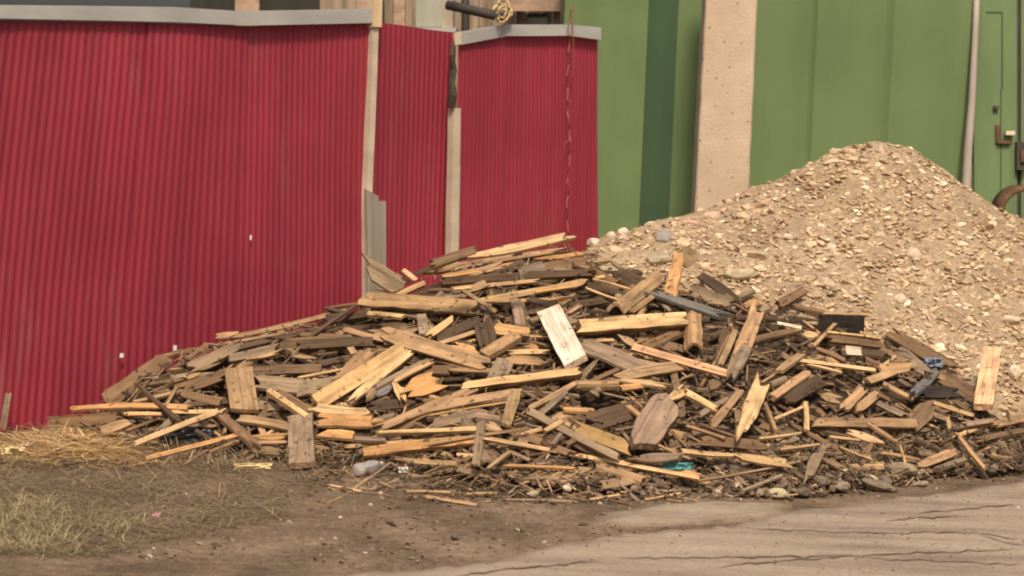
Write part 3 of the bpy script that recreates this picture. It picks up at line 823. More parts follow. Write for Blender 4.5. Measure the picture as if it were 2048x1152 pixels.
NAMES = {'p': 'wooden_plank', 'q': 'wooden_plank', 'r': 'bark_slab', 't': 'wooden_lath', 's': 'wood_shard', 'b': 'wooden_beam', 'k': 'bark_strip'}
CATS = {'p': 'plank', 'q': 'plank', 'r': 'bark slab', 't': 'lath', 's': 'wood shard', 'b': 'beam', 'k': 'bark'}
WOODS = []
def plank(x1, y1, x2, y2, wpx, col, form='p', lift=.03, label=None, face=None, T=None, d0=0.0):
    lim1, lim2 = [fdepth(x, y)-.10 if x < 1200 else 99 for x, y in ((x1, y1), (x2, y2))]
    t1, t2 = hit(x1, y1), hit(x2, y2)
    b1, b2 = t1 is None or t1 > min(lim1, 11.9), t2 is None or t2 > min(lim2, 11.9)
    tm = hit((x1+x2)/2, (y1+y2)/2+6) or 9.5
    if b1 and b2: t1 = t2 = min(tm, lim1, lim2, 10.6)
    elif b1: t1 = min(lim1, t2+.15)
    elif b2: t2 = min(lim2, t1+.15)
    t1, t2 = min(t1, lim1), min(t2, lim2)
    if abs(t1-t2) > .55:
        m = min(t1, t2); t1, t2 = min(t1, m+.55), min(t2, m+.55)
    dl = lift+d0
    for _ in range(26):
        A, B = at(x1, y1, t1-dl), at(x2, y2, t2-dl)
        s = np.linspace(.1, .9, 9)[:, None]; Q = A*(1-s)+B*s
        if np.max(S(Q[:, 0], Q[:, 1])-Q[:, 2]) < .012: break
        dl += .015
    c = (A+B)/2; a = B-A; L = np.linalg.norm(a); a /= L
    v = CAM-c; v /= np.linalg.norm(v); sn = surf_n(c[0], c[1])
    depth = (c-CAM)@fw; mpp = depth/F
    r = random.Random(int(x1*7+y1*13+x2*3+y2))
    if face is None: face = r.uniform(.25, .8) if form != 'b' else r.uniform(.5, .9)
    n = v*face+(sn*.6+UP*.6)*(1-face)+np.array([r.gauss(0, .12), 0, 0])
    n = n-a*(n@a); n /= np.linalg.norm(n); b = np.cross(n, a)
    if T is None:
        T = {'p': .016, 'q': .026, 'r': .04, 't': min(.013, wpx*mpp*.7), 's': .013, 'b': wpx*mpp*.75, 'k': .012}[form]*r.uniform(.8, 1.25)
    Wpx = wpx*mpp
    # component of the section seen across the view
    perp = np.cross(v, a); perp /= np.linalg.norm(perp)
    fb, fn = abs(b@perp), abs(n@perp)
    T = min(T, Wpx*.75/max(fn, .2)) if form != 'b' else T
    Wd = (Wpx-T*fn)/max(fb, .35)
    Wd = float(np.clip(Wd, max(.006, T*.5), .32))
    nm = NAMES[form]
    me = plank_mesh(nm, L, Wd, T, form, int(x1*31+y1*17+x2) & 0xffffff)
    o = bpy.data.objects.new(nm, me); COL.objects.link(o)
    me.materials.append(M_WOOD); me.materials.append(M_EDGE if col not in 'KS' else M_WOOD)
    o.matrix_world = Matrix(((a[0], b[0], n[0], c[0]), (a[1], b[1], n[1], c[1]), (a[2], b[2], n[2], c[2]), (0, 0, 0, 1)))
    k = r.uniform(.85, 1.15); cc = WOODCOL[col]
    o.color = (cc[0]*k*r.uniform(.95, 1.05), cc[1]*k, cc[2]*k*r.uniform(.92, 1.08), 1)
    o['category'] = CATS[form]
    WOODS.append(dict(o=o, x=(x1+x2)/2, y=(y1+y2)/2, len=math.hypot(x2-x1, y2-y1), ang=abs(math.degrees(math.atan2(y2-y1, x2-x1))), w=wpx, col=col, form=form, label=label))
    return o

# x1 y1 x2 y2 width colour form lift label   (measured on the photograph, laid on the heap's surface)
H = [
 # the left arm of the heap
 (462,675,690,621,12,'T','t',.05,'long tan lath along the crest above the leaning brown board'),
 (434,674,472,668,16,'T','s',.04), (380,737,482,690,24,'G','p',.05), (475,697,602,668,14,'D','p',.03), (378,701,566,667,6,'T','t',.05), (352,706,422,700,14,'B','s',.03),
 (212,803,335,716,36,'B','p',.02,'large brown board leaning up against the long red fence',.8), (308,718,352,707,10,'T','s',.06), (275,757,342,756,14,'D','p',.02), (300,770,362,761,12,'B','p',.03), (268,805,358,784,11,'T','t',.03),
 (276,770,360,844,11,'D','t',.10,'dark crooked stick slanting across the level boards by the straw'), (352,775,331,812,7,'T','t',.06), (366,778,448,750,26,'B','p',.03), (360,787,442,806,20,'B','p',.03),
 (476,738,490,822,56,'T','q',.10,'broad tan block standing upright above the greyish upright plank',.85), (146,818,378,816,13,'O','t',.07,'long level orange batten lying just above the straw'), (255,829,324,829,10,'L','t',.08), (342,824,432,823,9,'L','t',.05),
 (273,887,440,822,13,'L','t',.12,'pale stick rising from the straw across the dark hollow'), (285,919,472,871,11,'O','t',.10,'thin orange stick lying low beside the straw'), (443,834,510,890,22,'B','p',.09), (477,838,580,855,20,'T','p',.05),
 (601,834,604,931,52,'G','q',.10,'greyish smooth plank standing upright at the heap foot',.9), (537,783,614,836,17,'L','q',.12,'pale orange stick leaning onto the greyish upright plank'), (560,784,637,832,16,'B','p',.06), (512,764,642,777,34,'G','p',.05), (640,780,668,758,14,'D','s',.05),
 (502,743,642,737,20,'B','p',.03), (503,719,557,705,12,'T','s',.06), (458,718,552,697,20,'G','p',.04), (560,689,702,680,24,'B','p',.03), (588,713,634,716,10,'T','s',.06), (598,756,704,735,7,'L','t',.06), (628,731,706,714,14,'D','p',.03),
 (338,741,362,738,8,'T','s',.05), (374,756,400,747,10,'Y','s',.05), (203,864,257,845,22,'T','p',.05), (98,846,240,836,26,'B','b',.02), (253,861,307,841,7,'B','t',.05), (510,875,578,872,16,'O','s',.04), (512,885,572,884,8,'T','t',.05),
 (418,906,478,882,10,'B','t',.05), (366,931,426,894,5,'T','t',.04), (378,851,432,853,8,'T','t',.04), (455,842,448,872,8,'T','s',.05), (430,830,452,818,7,'L','s',.07), (500,900,560,905,20,'B','s',.03), (395,742,432,728,9,'T','s',.05), (375,720,420,735,9,'D','p',.03),
 (655,643,735,632,30,'D','b',.03), (720,603,735,598,10,'T','s',.05),
 # the middle
 (718,598,962,617,33,'T','p',.06,'very wide tan board lying level on the crest under the fence posts',.45), (733,628,806,635,13,'L','t',.06), (650,618,716,609,8,'B','t',.04), (764,658,824,651,22,'T','s',.05), (598,663,762,652,12,'D','p',.02), (598,668,738,676,10,'B','p',.03), (598,693,748,686,26,'D','b',.02),
 (690,659,792,686,12,'T','t',.07), (770,668,965,728,33,'T','p',.10,'long tan board slanting down across the middle of the heap',.5), (842,631,847,670,20,'G','p',.05), (857,673,906,638,18,'L','p',.09,'pale stick end pointing up below the very wide level board'), (873,677,958,641,22,'D','p',.05), (880,687,950,664,12,'T','t',.07),
 (966,645,977,692,40,'D','p',.04,None,.8), (988,656,1060,665,22,'O','p',.04), (968,712,1032,674,28,'T','q',.08), (1020,706,1092,704,12,'L','p',.05), (1018,720,1086,726,22,'T','p',.05), (903,694,958,709,30,'O','s',.05), (1058,690,1072,705,22,'O','s',.06),
 (632,806,808,699,36,'L','q',.10,'widest fresh yellow board of the fan in the middle',.6), (740,700,688,758,34,'T','p',.08), (705,797,823,702,20,'L','p',.11), (743,780,860,720,14,'G','p',.09), (733,802,750,782,16,'T','s',.10), (745,792,786,768,26,'S','s',.06),
 (812,787,870,762,46,'O','s',.12,'thick fresh orange chunk with a broken face',.7), (790,768,806,797,20,'L','s',.10), (790,762,860,726,12,'L','t',.11), (860,717,938,739,14,'B','p',.06), (858,740,902,742,22,'B','p',.05), (898,740,1004,743,12,'T','t',.06), (988,768,1012,718,38,'G','p',.06,None,.8),
 (928,773,1160,744,21,'L','b',.13,'long pale squared batten crossing below the whitish slab'), (622,816,738,826,22,'L','p',.10), (640,831,745,840,16,'O','p',.09), (648,845,752,848,22,'O','p',.07), (643,868,707,873,22,'O','p',.05), (598,781,682,764,30,'G','p',.05), (746,813,824,808,22,'D','p',.03),  # last dark plank fills a shadowed region, shade put into its colour
 (755,858,935,783,20,'T','p',.10,'long tan board with a grey upper half rising towards the pale batten'), (848,808,1024,797,22,'B','p',.04), (858,819,1024,787,20,'T','p',.06), (860,831,1024,803,5,'O','t',.07), (868,849,968,824,22,'G','p',.05), (754,867,960,859,13,'L','t',.09,'level pale lath above the dark hollow at the heap foot'), (710,878,772,881,14,'G','p',.05),
 (728,906,954,881,24,'O','p',.06,'long orange board lying along the heap foot above the plastic bottle'), (856,888,1052,857,7,'T','t',.10), (963,845,952,930,19,'G','p',.12,'narrow grey slat propped upright at the heap foot',.8), (967,848,998,861,22,'T','s',.08), (976,938,1019,905,10,'T','t',.09),
 (973,877,1398,956,10,'L','t',.13,'longest thin pale lath running along the heap foot to the teal scrap'), (1010,932,1148,938,8,'O','t',.05), (1031,783,1012,850,24,'T','p',.10), (1058,818,1150,768,14,'T','p',.09), (1078,830,1132,784,14,'G','p',.10), (1030,770,1110,800,14,'D','p',.02),
 (1060,824,1236,916,19,'G','b',.12,'weathered grey batten with knotty holes sloping to the heap foot'), (1143,851,1264,899,28,'Y','p',.09,'yellow brown board sloping beside the weathered grey batten'), (1126,820,1188,824,15,'O','k',.06), (1188,843,1284,814,40,'D','p',.06,'dark square panel beside the rounded grey slab',.7), (1248,806,1287,838,12,'O','t',.09), (1262,796,1284,815,7,'O','t',.09),
 (1337,798,1278,894,64,'G','r',.11,'big rounded grey bark slab leaning on the heap front',.8), (1255,918,1354,914,22,'G','s',.10), (1152,772,1238,770,22,'T','k',.05), (1240,778,1290,772,14,'O','k',.05), (1090,862,1124,842,12,'T','t',.07), (1105,890,1122,868,10,'G','t',.07), (1130,890,1160,875,10,'B','s',.05),
 (1163,688,1278,738,36,'G','p',.08), (1265,694,1454,748,18,'P','q',.15,'bright orange lath slanting on its own below the pale squared beam'), (1154,657,1364,641,34,'L','b',.15,'pale squared beam with a dark rounded end beside the whitish slab',.75), (1098,622,1152,726,50,'W','q',.15,'whitish speckled slab leaning in the centre of the heap',.85), (1138,627,1162,612,7,'T','t',.06),
 (1172,577,1238,601,7,'L','t',.07), (1185,559,1260,579,6,'L','t',.07), (1190,556,1222,551,8,'L','t',.06), (1175,570,1255,592,14,'D','p',.02), (1233,625,1312,560,32,'T','k',.09,'rough barked log piece rising to the crest behind the pale beam'), (1222,620,1285,560,18,'G','p',.05), (1262,625,1310,590,12,'T','t',.08),
 (1341,596,1359,508,26,'O','p',.09,'upright fresh board standing beside the log end on the crest',.8), (1313,588,1448,633,20,'S','p',.10,'blue grey weathered board sloping below the upright fresh board'), (1373,579,1464,607,24,'G','p',.06), (1402,552,1474,604,22,'D','p',.08,'dark brown shard slanting on the gravel edge'), (1470,598,1508,582,14,'G','s',.07),
 (1386,638,1388,702,36,'T','k',.07), (1471,660,1440,732,14,'T','t',.11), (1496,690,1458,757,28,'G','p',.09), (1516,618,1466,748,32,'T','p',.06), (1500,612,1520,600,24,'O','s',.08), (1288,697,1358,666,22,'B','p',.05), (1240,671,1272,691,16,'T','s',.06), (1365,640,1372,680,10,'B','s',.04),
 (1243,753,1368,732,24,'T','p',.07), (1238,762,1324,772,14,'L','s',.08), (1153,777,1238,739,11,'B','p',.05), (1158,762,1192,722,14,'G','s',.06), (1268,721,1318,731,10,'T','t',.07), (1370,786,1436,823,17,'L','p',.09), (1337,801,1370,779,22,'L','s',.08), (1420,780,1436,760,26,'B','s',.04),
 # the right arm
 (1480,868,1524,763,36,'L','s',.14,'pointed pale split board standing on the heap front',.8), (1529,806,1551,862,10,'T','t',.09), (1543,797,1614,748,20,'T','b',.11), (1573,798,1640,763,32,'D','p',.07), (1558,744,1602,711,18,'T','p',.09), (1603,722,1750,741,10,'L','t',.10,'thin pale lath lying level below the small cream block'), (1616,730,1682,746,7,'L','t',.08),
 (1653,665,1760,678,8,'L','t',.09), (1648,677,1764,692,18,'B','p',.05), (1628,692,1671,647,9,'T','t',.11), (1642,646,1724,649,36,'K','q',.12,'black charred board end at the gravel edge',1.0), (1724,634,1736,658,12,'L','s',.12), (1645,627,1738,629,6,'T','t',.10), (1585,611,1654,627,12,'B','p',.05), (1556,611,1609,581,20,'B','b',.10,'short brown beam propped up on the gravel edge'),  # black board stands in for a dark opening, shade put into its colour
 (1556,647,1602,656,8,'W','t',.07), (1498,683,1604,659,14,'B','p',.06), (1755,695,1890,759,13,'T','b',.11,'long narrow tan batten slanting down to the blue scrap'), (1788,670,1894,730,28,'B','p',.07), (1826,788,1872,743,22,'S','p',.09), (1828,785,1914,785,28,'K','p',.04), (1880,750,1964,802,36,'B','p',.05),
 (1688,701,1719,704,20,'W','b',.10,'small cream block showing its sawn end',.85), (1716,705,1768,709,18,'D','p',.07), (1735,763,1786,744,18,'T','p',.08), (1766,767,1828,799,13,'T','t',.09), (1713,820,1752,790,20,'T','p',.08), (1688,817,1724,780,22,'T','p',.07), (1611,806,1613,860,11,'L','t',.11), (1548,839,1607,814,8,'L','t',.09),
 (1866,805,1945,831,9,'L','t',.09,'thin pale lath pointing from the blue scrap towards the peach slab'), (1985,700,1966,814,38,'P','q',.12,'smooth peach slab standing upright on the gravel',.9), (1622,846,1830,848,22,'T','b',.07,'long tan log lying level at the heap foot by the road'), (1735,847,1792,884,10,'T','t',.10), (1698,864,1760,884,18,'P','s',.06), (1658,874,1718,881,7,'L','t',.07), (1518,878,1602,867,8,'L','t',.07),
 (1830,842,1866,806,40,'B','s',.07,None,.8), (1912,866,1970,938,11,'T','t',.09,'thin brown stick slanting down to the road below the peach slab'), (1983,911,2015,917,7,'L','t',.07), (1680,895,1745,920,7,'T','t',.06), (1363,903,1478,912,12,'L','p',.08), (1470,912,1574,928,18,'L','p',.10,'wide pale board end at the heap foot beside the twin cobbles'), (1316,890,1380,918,6,'T','t',.09), (1373,852,1449,877,8,'T','t',.08),
 (1398,881,1524,891,22,'B','p',.05), (1352,944,1399,955,18,'O','s',.08), (1396,962,1552,934,7,'G','t',.06), (1486,982,1564,951,8,'G','t',.06), (1560,900,1640,890,9,'T','t',.06), (1570,930,1650,905,8,'G','t',.05), (1690,940,1640,915,16,'B','s',.05), (1612,965,1640,900,24,'G','s',.06), (1900,860,1895,835,9,'T','t',.07), (1930,850,1990,842,14,'G','p',.06), (1955,880,2040,862,12,'B','p',.05), (1990,850,2060,835,18,'T','p',.05), (1840,930,1905,905,20,'T','p',.06), (1870,940,1930,920,14,'G','p',.05), (2000,900,2060,925,12,'B','p',.06), (1880,900,1830,880,10,'D','t',.04),
 (1760,905,1840,920,8,'T','t',.07), (1800,890,1812,935,5,'L','t',.09), (1480,782,1425,850,16,'T','p',.04), (1580,690,1620,725,9,'D','t',.06), (1615,690,1690,722,10,'B','t',.06), (1760,740,1820,735,24,'T','p',.04), (1800,700,1850,745,26,'G','p',.05), (1450,800,1400,830,14,'G','p',.05), (1590,870,1520,850,16,'B','p',.03), (1675,800,1640,790,22,'T','s',.05),
 (6,856,17,788,12,'G','t',.02,'grey stick standing against the long fence above the yellow wrapper',.8),
 # the crest beams
 (950,513,1134,473,20,'L','p',.06,'pale broad board forming the very top of the wood heap',.45), (900,536,1122,501,15,'T','p',.05), (863,531,950,502,22,'B','p',.04), (886,555,1160,509,13,'O','t',.05), (886,566,1176,549,24,'D','b',.03,'thick dark beam under the crest boards'), (1048,546,1186,523,28,'B','p',.05), (902,578,1074,562,10,'L','t',.06), (956,602,1176,563,15,'T','p',.06), (970,604,1122,598,11,'T','p',.04),
 (926,581,992,624,10,'T','t',.09), (938,581,970,567,18,'T','s',.07), (772,602,850,566,13,'T','t',.07), (732,533,802,574,40,'G','p',.02,'grey slab tipped over at the foot of the grey fence boards',.7), (805,540,831,560,12,'P','t',.04,'tiny pink stick end poking up against the narrow red panel'), (758,579,808,586,10,'T','s',.04), (1030,600,1041,652,22,'G','p',.05), (1060,600,1110,612,16,'D','p',.03), (830,548,880,528,10,'D','t',.03), (850,545,905,540,9,'B','t',.04), (1070,585,1150,572,12,'O','p',.05), (1180,540,1280,545,12,'D','p',.03), (1140,610,1210,600,16,'D','p',.02),
 # loose pieces on the dirt in front
 (655,1008,735,958,8,'T','t',.02,'bent pale stick lying on the dirt below the plastic bottle'), (655,970,722,983,5,'P','t',.01), (722,985,790,995,7,'G','t',.01), (810,984,902,986,8,'T','t',.015), (935,988,992,986,5,'L','t',.015), (853,994,956,1011,8,'T','t',.015,'tan lath lying on the dirt below the straw tangle'), (1290,1000,1370,985,5,'L','t',.015), (1240,985,1390,978,6,'T','t',.015), (1220,955,1260,985,6,'G','t',.02), (735,960,782,925,6,'G','t',.02), (1040,960,1140,955,9,'G','p',.01), (1010,1000,1150,1004,6,'G','t',.01), (640,950,690,945,10,'D','s',.01), (1180,1000,1240,990,6,'L','t',.01),
]
for h in H:
    h = list(h)+[None]*(10-len(h))
    plank(*h[:7], lift=h[7], label=h[8], face=h[9])

# filler boards between the measured ones
PILE = [(130,850),(205,800),(330,722),(460,680),(600,648),(720,612),(850,556),(940,522),(1130,482),(1200,500),(1300,560),(1380,560),(1500,610),(1600,620),(1750,672),(1900,780),(1990,840),(2060,860),(2060,925),(1900,945),(1700,975),(1570,985),(1400,970),(1180,985),(1000,950),(900,940),(700,915),(600,915),(450,900),(280,885)]
def inside(x, y, P=PILE):
    c = False; j = len(P)-1
    for i in range(len(P)):
        if (P[i][1] > y) != (P[j][1] > y) and x < (P[j][0]-P[i][0])*(y-P[i][1])/(P[j][1]-P[i][1])+P[i][0]: c = not c
        j = i
    return c
rf = random.Random(5); placed = []
tries = 0
while len(placed) < 240 and tries < 14000:
    tries += 1
    x, y = rf.uniform(150, 2050), rf.uniform(490, 980)
    if not inside(x, y) or any(math.hypot(x-a, (y-b)*1.7) < r_*.85 for a, b, r_ in PITS): continue
    if any(math.hypot((x-a)*.6, y-b) < 11.5 for a, b in placed): continue
    placed.append((x, y))
    base = -16 if x < 1150 else 18
    ang = R(rf.gauss(base*.6, 22) if rf.random() < .8 or not inside(x, y-70) else rf.uniform(-80, 80))
    L = rf.choice((40, 55, 70, 90, 120, 150)); wd = rf.choice((7, 9, 11, 14, 18, 24, 28))
    if wd > 20: L = min(L, 100)
    if x > 1350: L *= .8; wd = min(wd*.65, 15)
    elif x < 700 or rf.random() < .4: wd *= .75
    cl = rf.choice('DDDBBBBBBTTTGGGGL')
    fm = rf.choice('pppstk') if wd > 9 else 't'
    dx, dy = math.cos(ang)*L/2, math.sin(ang)*L/2
    if not (inside(x-dx*.8, y-dy*.8) and inside(x+dx*.8, y+dy*.8)): 
        placed.pop(); continue
    plank(x-dx, y-dy, x+dx, y+dy, wd, cl, fm, lift=rf.uniform(-.02, .02))

# log end disc on the crest
def disc(px, py, wpx, label):
    t = hit(px, py); p = at(px, py, t-.08); s = t/F; r1 = wpx*s/2
    mb = MB(); n = 20; ax = np.array([.35, -.85, .3]); ax /= np.linalg.norm(ax); e1 = np.cross(ax, UP); e1 /= np.linalg.norm(e1); e2 = np.cross(e1, ax)
    rr = [r1*(1+.12*noise.noise(Vector((math.cos(k*.31)*2, math.sin(k*.31)*2, px)))) for k in range(n)]
    for d in (0, -.25):
        for k in range(n): mb.v.append(tuple(p+ax*d+e1*rr[k]*math.cos(k*2*math.pi/n)+e2*rr[k]*1.15*math.sin(k*2*math.pi/n)))
    mb.f.append(tuple(range(n)))
    for k in range(n): mb.f.append((k, n+k, n+(k+1) % n, (k+1) % n))
    mb.f.append(tuple(range(2*n-1, n-1, -1)))
    o = mb.build('log', M_WOOD); o.color = (.27, .185, .095, 1); tag(o, label, 'log'); return o
disc(1379, 516, 38, 'short log showing its round sawn end at the gravel edge')

# small loose splinters, chips and twigs: nobody could count them
def splinters(name, P, mat, l0=.015, l1=.12, w0=.003, w1=.012, tilt=.35):
    V = []; Fc = []
    CUBE = np.array([(-1, -1, -1), (1, -1, -1), (1, 1, -1), (-1, 1, -1), (-1, -1, 1), (1, -1, 1), (1, 1, 1), (-1, 1, 1)], float)
    QF = np.array([(0, 3, 2, 1), (4, 5, 6, 7), (0, 1, 5, 4), (1, 2, 6, 5), (2, 3, 7, 6), (3, 0, 4, 7)])
    for i, p in enumerate(P):
        L = l0+(l1-l0)*rng.uniform()**2.2; W = rng.uniform(w0, w1); T = W*rng.uniform(.25, .8)
        v = CUBE*np.array([L/2, W/2, T/2]); v[:, 1] *= np.where(v[:, 0] > 0, rng.uniform(.3, 1), 1)
        n = surf_n(p[0], p[1])+rng.normal(0, tilt, 3); n /= np.linalg.norm(n)
        a = np.cross(n, rng.normal(size=3)*np.array([.5, 1, .6])); a /= np.linalg.norm(a); b = np.cross(n, a)
        V.append(v@np.array([a, b, n])+p+UP*.004); Fc.append(QF+8*i)
    return link(name, mesh(name, np.concatenate(V), np.concatenate(Fc)), mat)
M_SCR = island_mat('old_scrap_wood', [(0, (.04, .027, .018)), (.35, (.09, .058, .035)), (.7, (.165, .105, .061)), (.92, (.28, .18, .10)), (1, (.48, .31, .16))])
M_SPL = island_mat('splintered_wood', [(0, (.07, .045, .028)), (.4, (.13, .084, .05)), (.7, (.22, .14, .08)), (.92, (.34, .22, .12)), (1, (.56, .36, .18))])
P1 = sample_px(2600, 150, 2080, 490, 990, lambda x, y, p: inside(x, y) and all(math.hypot(x-a, (y-b)*1.8) > r_*.8 for a, b, r_ in PITS))
P2 = sample_px(1300, 620, 2080, 880, 1010, lambda x, y, p: y > np.interp(x, [620, 900, 1200, 1600, 2080], [900, 905, 930, 880, 850]) and y < np.interp(x, [620, 900, 1200, 1570, 1900, 2080], [985, 1005, 1010, 995, 960, 940]))
P4 = sample_px(900, 1200, 2080, 850, 1000, lambda x, y, p: y > np.interp(x, [1200, 1600, 2080], [930, 880, 830]) and y < np.interp(x, [1200, 1570, 1900, 2080], [1000, 992, 955, 935]))
P5 = sample_px(1000, 150, 2080, 490, 980, lambda x, y, p: inside(x, y) and all(math.hypot(x-a, (y-b)*1.8) > r_*.6 for a, b, r_ in PITS))
o = splinters('wood_scraps', P5-UP*.012, M_SCR, .05, .26, .007, .030, .22); tag(o, 'broken scraps and offcuts packed between the boards of the heap', 'wood scraps', kind='stuff')
o = splinters('wood_splinters', np.concatenate([P1, P2]), M_SPL); tag(o, 'loose splinters and chips all over the wood heap', 'splinters', kind='stuff')
M_CLOD = island_mat('dirt_clods', [(0, (.09, .063, .042)), (.5, (.16, .113, .075)), (.9, (.25, .182, .124)), (1, (.5, .4, .29))])
P3 = sample_px(1500, 0, 2080, 900, 1150, lambda x, y, p: y > np.interp(x, [0, 600, 900, 1200, 1600, 2080], [930, 930, 970, 985, 940, 900]) and y < np.interp(x, [0, 620, 1000, 1500, 1720, 2080], [1150, 1150, 1110, 1030, 998, 955]))
o = pebbles('dirt_clods', P3, np.abs(rng.normal(0, .006, len(P3)))+.003, M_CLOD, .5); tag(o, 'small crumbs of earth on the bare dirt', 'clods', kind='stuff')
o = pebbles('heap_clods', P4, np.abs(rng.normal(0, .012, len(P4)))+.007, M_CLOD, .7); tag(o, 'lumps of brown earth at the heap foot along the road', 'clods', kind='stuff')
P3 = sample_px(260, 700, 2080, 960, 1150, lambda x, y, p: y > np.interp(x, [620, 1000, 1500, 1720, 2080], [1150, 1115, 1036, 1003, 960]))
o = pebbles('road_grit', P3+UP*.01, np.abs(rng.normal(0, .003, len(P3)))+.002, M_CLOD, .5); tag(o, 'grit scattered over the dusty road', 'grit', kind='stuff')

# ------------------------------------------------------------------ dry grass and straw
def blades(name, P, mat, l0, l1, w, lie, lift=0.0, spread=2.0, dev=.2):
    V = []; Fc = []
    for i, p in enumerate(P):
        L = rng.uniform(l0, l1); a = rng.normal(0, spread)+(math.pi if rng.uniform() < .5 else 0); h = np.array([math.cos(a), math.sin(a), 0])
        el = abs(rng.normal(lie, dev)); d = h*math.cos(el)+UP*math.sin(el); side = np.cross(d, UP); side /= np.linalg.norm(side)+1e-6
        drop = rng.uniform(.2, .8)*math.sin(el)*L
        q = p+UP*lift*rng.uniform()
        pts = [q, q+d*L*.5+UP*0.0, q+d*L-UP*drop]
        ww = w*rng.uniform(.6, 1.3); b = len(V)
        V += [pts[0]-side*ww, pts[0]+side*ww, pts[1]-side*ww*.8, pts[1]+side*ww*.8, pts[2]]
        Fc += [(b, b+1, b+3, b+2), (b+2, b+3, b+4)]
    return link(name, mesh(name, V, Fc), mat)
M_GRASS = island_mat('dead_grass', [(0, (.09, .062, .036)), (.4, (.19, .135, .075)), (.75, (.30, .22, .125)), (1, (.44, .335, .19))], .8)
M_STRAW = island_mat('orange_straw', [(0, (.16, .09, .036)), (.3, (.42, .245, .095)), (.75, (.68, .45, .20)), (1, (.86, .64, .36))], .75)
def gdens(x, y, p):
    if y < np.interp(x, [0, 250, 600], [900, 915, 925]) or y > np.interp(x, [0, 300, 560, 700], [1140, 1090, 1040, 960]): return False
    return noise.noise(Vector((x*.012, y*.02, 0)))+rng.uniform(-.5, .7) > np.interp(x, [0, 450, 700], [-.35, .05, .5])
PG = sample_px(9500, -60, 700, 890, 1160, gdens)
o = blades('dry_grass', PG, M_GRASS, .05, .2, .0012, .10, spread=1.0, dev=.16); tag(o, 'flattened dead grass on the dirt before the straw', 'dry grass', kind='stuff')
PG = sample_px(1100, -40, 760, 850, 935, lambda x, y, p: p[2] < .12 and y > np.interp(x, [0, 300, 700], [852, 875, 915]))
o = blades('dry_weeds', PG, M_GRASS, .04, .16, .002, .5); tag(o, 'wispy dead weeds along the fence foot', 'weeds', kind='stuff')
PG = sample_px(520, 1560, 2080, 800, 965, lambda x, y, p: y > np.interp(x, [1560, 2080], [905, 830]) and y < np.interp(x, [1560, 1900, 2080], [980, 950, 930]))
o = blades('dry_weed_tangle', PG, M_GRASS, .05, .2, .0022, .3); tag(o, 'dead weeds tangled through debris at the road edge', 'weeds', kind='stuff')
M_PALEGRASS = island_mat('pale_dead_grass', [(0, (.16, .125, .06)), (.45, (.29, .225, .115)), (.8, (.40, .315, .17)), (1, (.52, .42, .25))], .8)
PG = sample_px(2600, -60, 320, 1000, 1130, lambda x, y, p: noise.noise(Vector((x*.016, y*.03, 4)))+rng.uniform(-.4, .5) > np.interp(x, [0, 140, 320], [-.3, .0, .55])+abs(y-1065)/150)
o = blades('pale_grass', PG, M_PALEGRASS, .05, .17, .0013, .3, spread=1.6); tag(o, 'paler clump of dead grass near the road', 'dry grass', kind='stuff')
PS = []
for _ in range(1700):
    u, v = rng.normal(0, 1, 2); x, y = 160+u*70, 900+v*16
    g = gp(np.clip(x, -30, 310), np.clip(y, 868, 938)); h_ = .05*math.exp(-((g[0]-gp(168, 903)[0])**2/.05))*rng.uniform(.1, 1)
    PS.append(g+UP*h_)
o = blades('straw', np.array(PS), M_STRAW, .08, .26, .0030, .05, spread=.6, dev=.16); tag(o, 'flat mat of orange straw lying at the fence corner', 'straw', kind='stuff')
PS = [gp(rng.normal(920, 60), rng.normal(962, 13))+UP*rng.uniform(0, .025) for _ in range(420)]
o = blades('straw_tangle', np.array(PS), M_GRASS, .03, .14, .002, .1); tag(o, 'tangle of dull straw on the dirt below the grey slat', 'straw', kind='stuff')

# ------------------------------------------------------------------ litter
def scrap(name, px, py, wpx, hpx, mat, label, cat, sd, lift=.03, crumple=.35):
    t = hit(px, py); p = at(px, py, t-lift); s = t/F; n = 14; V = []; Fc = []
    for i in range(n+1):
        for j in range(n+1):
            u, v = i/n-.5, j/n-.5
            k = noise.fractal(Vector((u*4+sd, v*4, sd)), .6, 2, 3)
            e = 1+.25*noise.noise(Vector((u*6+sd, v*6, 3)))
            x = u*wpx*s*e; z = v*hpx*s*e; y = k*crumple*min(wpx, hpx)*s*2
            q = rt*x+up*z*.8-fw*(y-z*.6); V.append(p+q)
    for i in range(n):
        for j in range(n): Fc.append((i*(n+1)+j, (i+1)*(n+1)+j, (i+1)*(n+1)+j+1, i*(n+1)+j+1))
    o = link(name, mesh(name, V, Fc), mat, None, True)
    sm = o.modifiers.new('s', 'SOLIDIFY'); sm.thickness = .002
    tag(o, label, cat); return o
M_YEL = painted('yellow_wrapper', (.82, .64, .32), .75, 1.2, .45)
M_TEAL = painted('teal_plastic', (.10, .30, .27), .7, 1.3, .4)
M_BLUE = painted('blue_grey_plastic', (.24, .27, .36), .8, 1.2, .4)
M_BLACKBAG = painted('black_plastic_film', (.02, .02, .022), .8, 1.2, .3)
M_PINK = painted('pink_scrap', (.75, .38, .40), .8, 1.2, .5)
M_WHITE = painted('whitish_plastic', (.70, .64, .54), .85, 1.1, .35)
scrap('crumpled_wrapper', 18, 908, 62, 34, M_YEL, 'crumpled bright yellow wrapper beside the straw', 'wrapper', 1.3)
scrap('crumpled_wrapper', 52, 898, 26, 30, M_WHITE, 'small whitish crumpled wrapper touching the yellow one by the straw', 'wrapper', 5.1)
scrap('crumpled_wrapper', 505, 933, 74, 14, M_YEL, 'flat yellow wrapper on the dirt near the greyish upright plank', 'wrapper', 2.2)
scrap('plastic_scrap', 1355, 932, 58, 16, M_TEAL, 'teal plastic scrap at the end of the longest pale lath', 'plastic scrap', 3.7, .06)
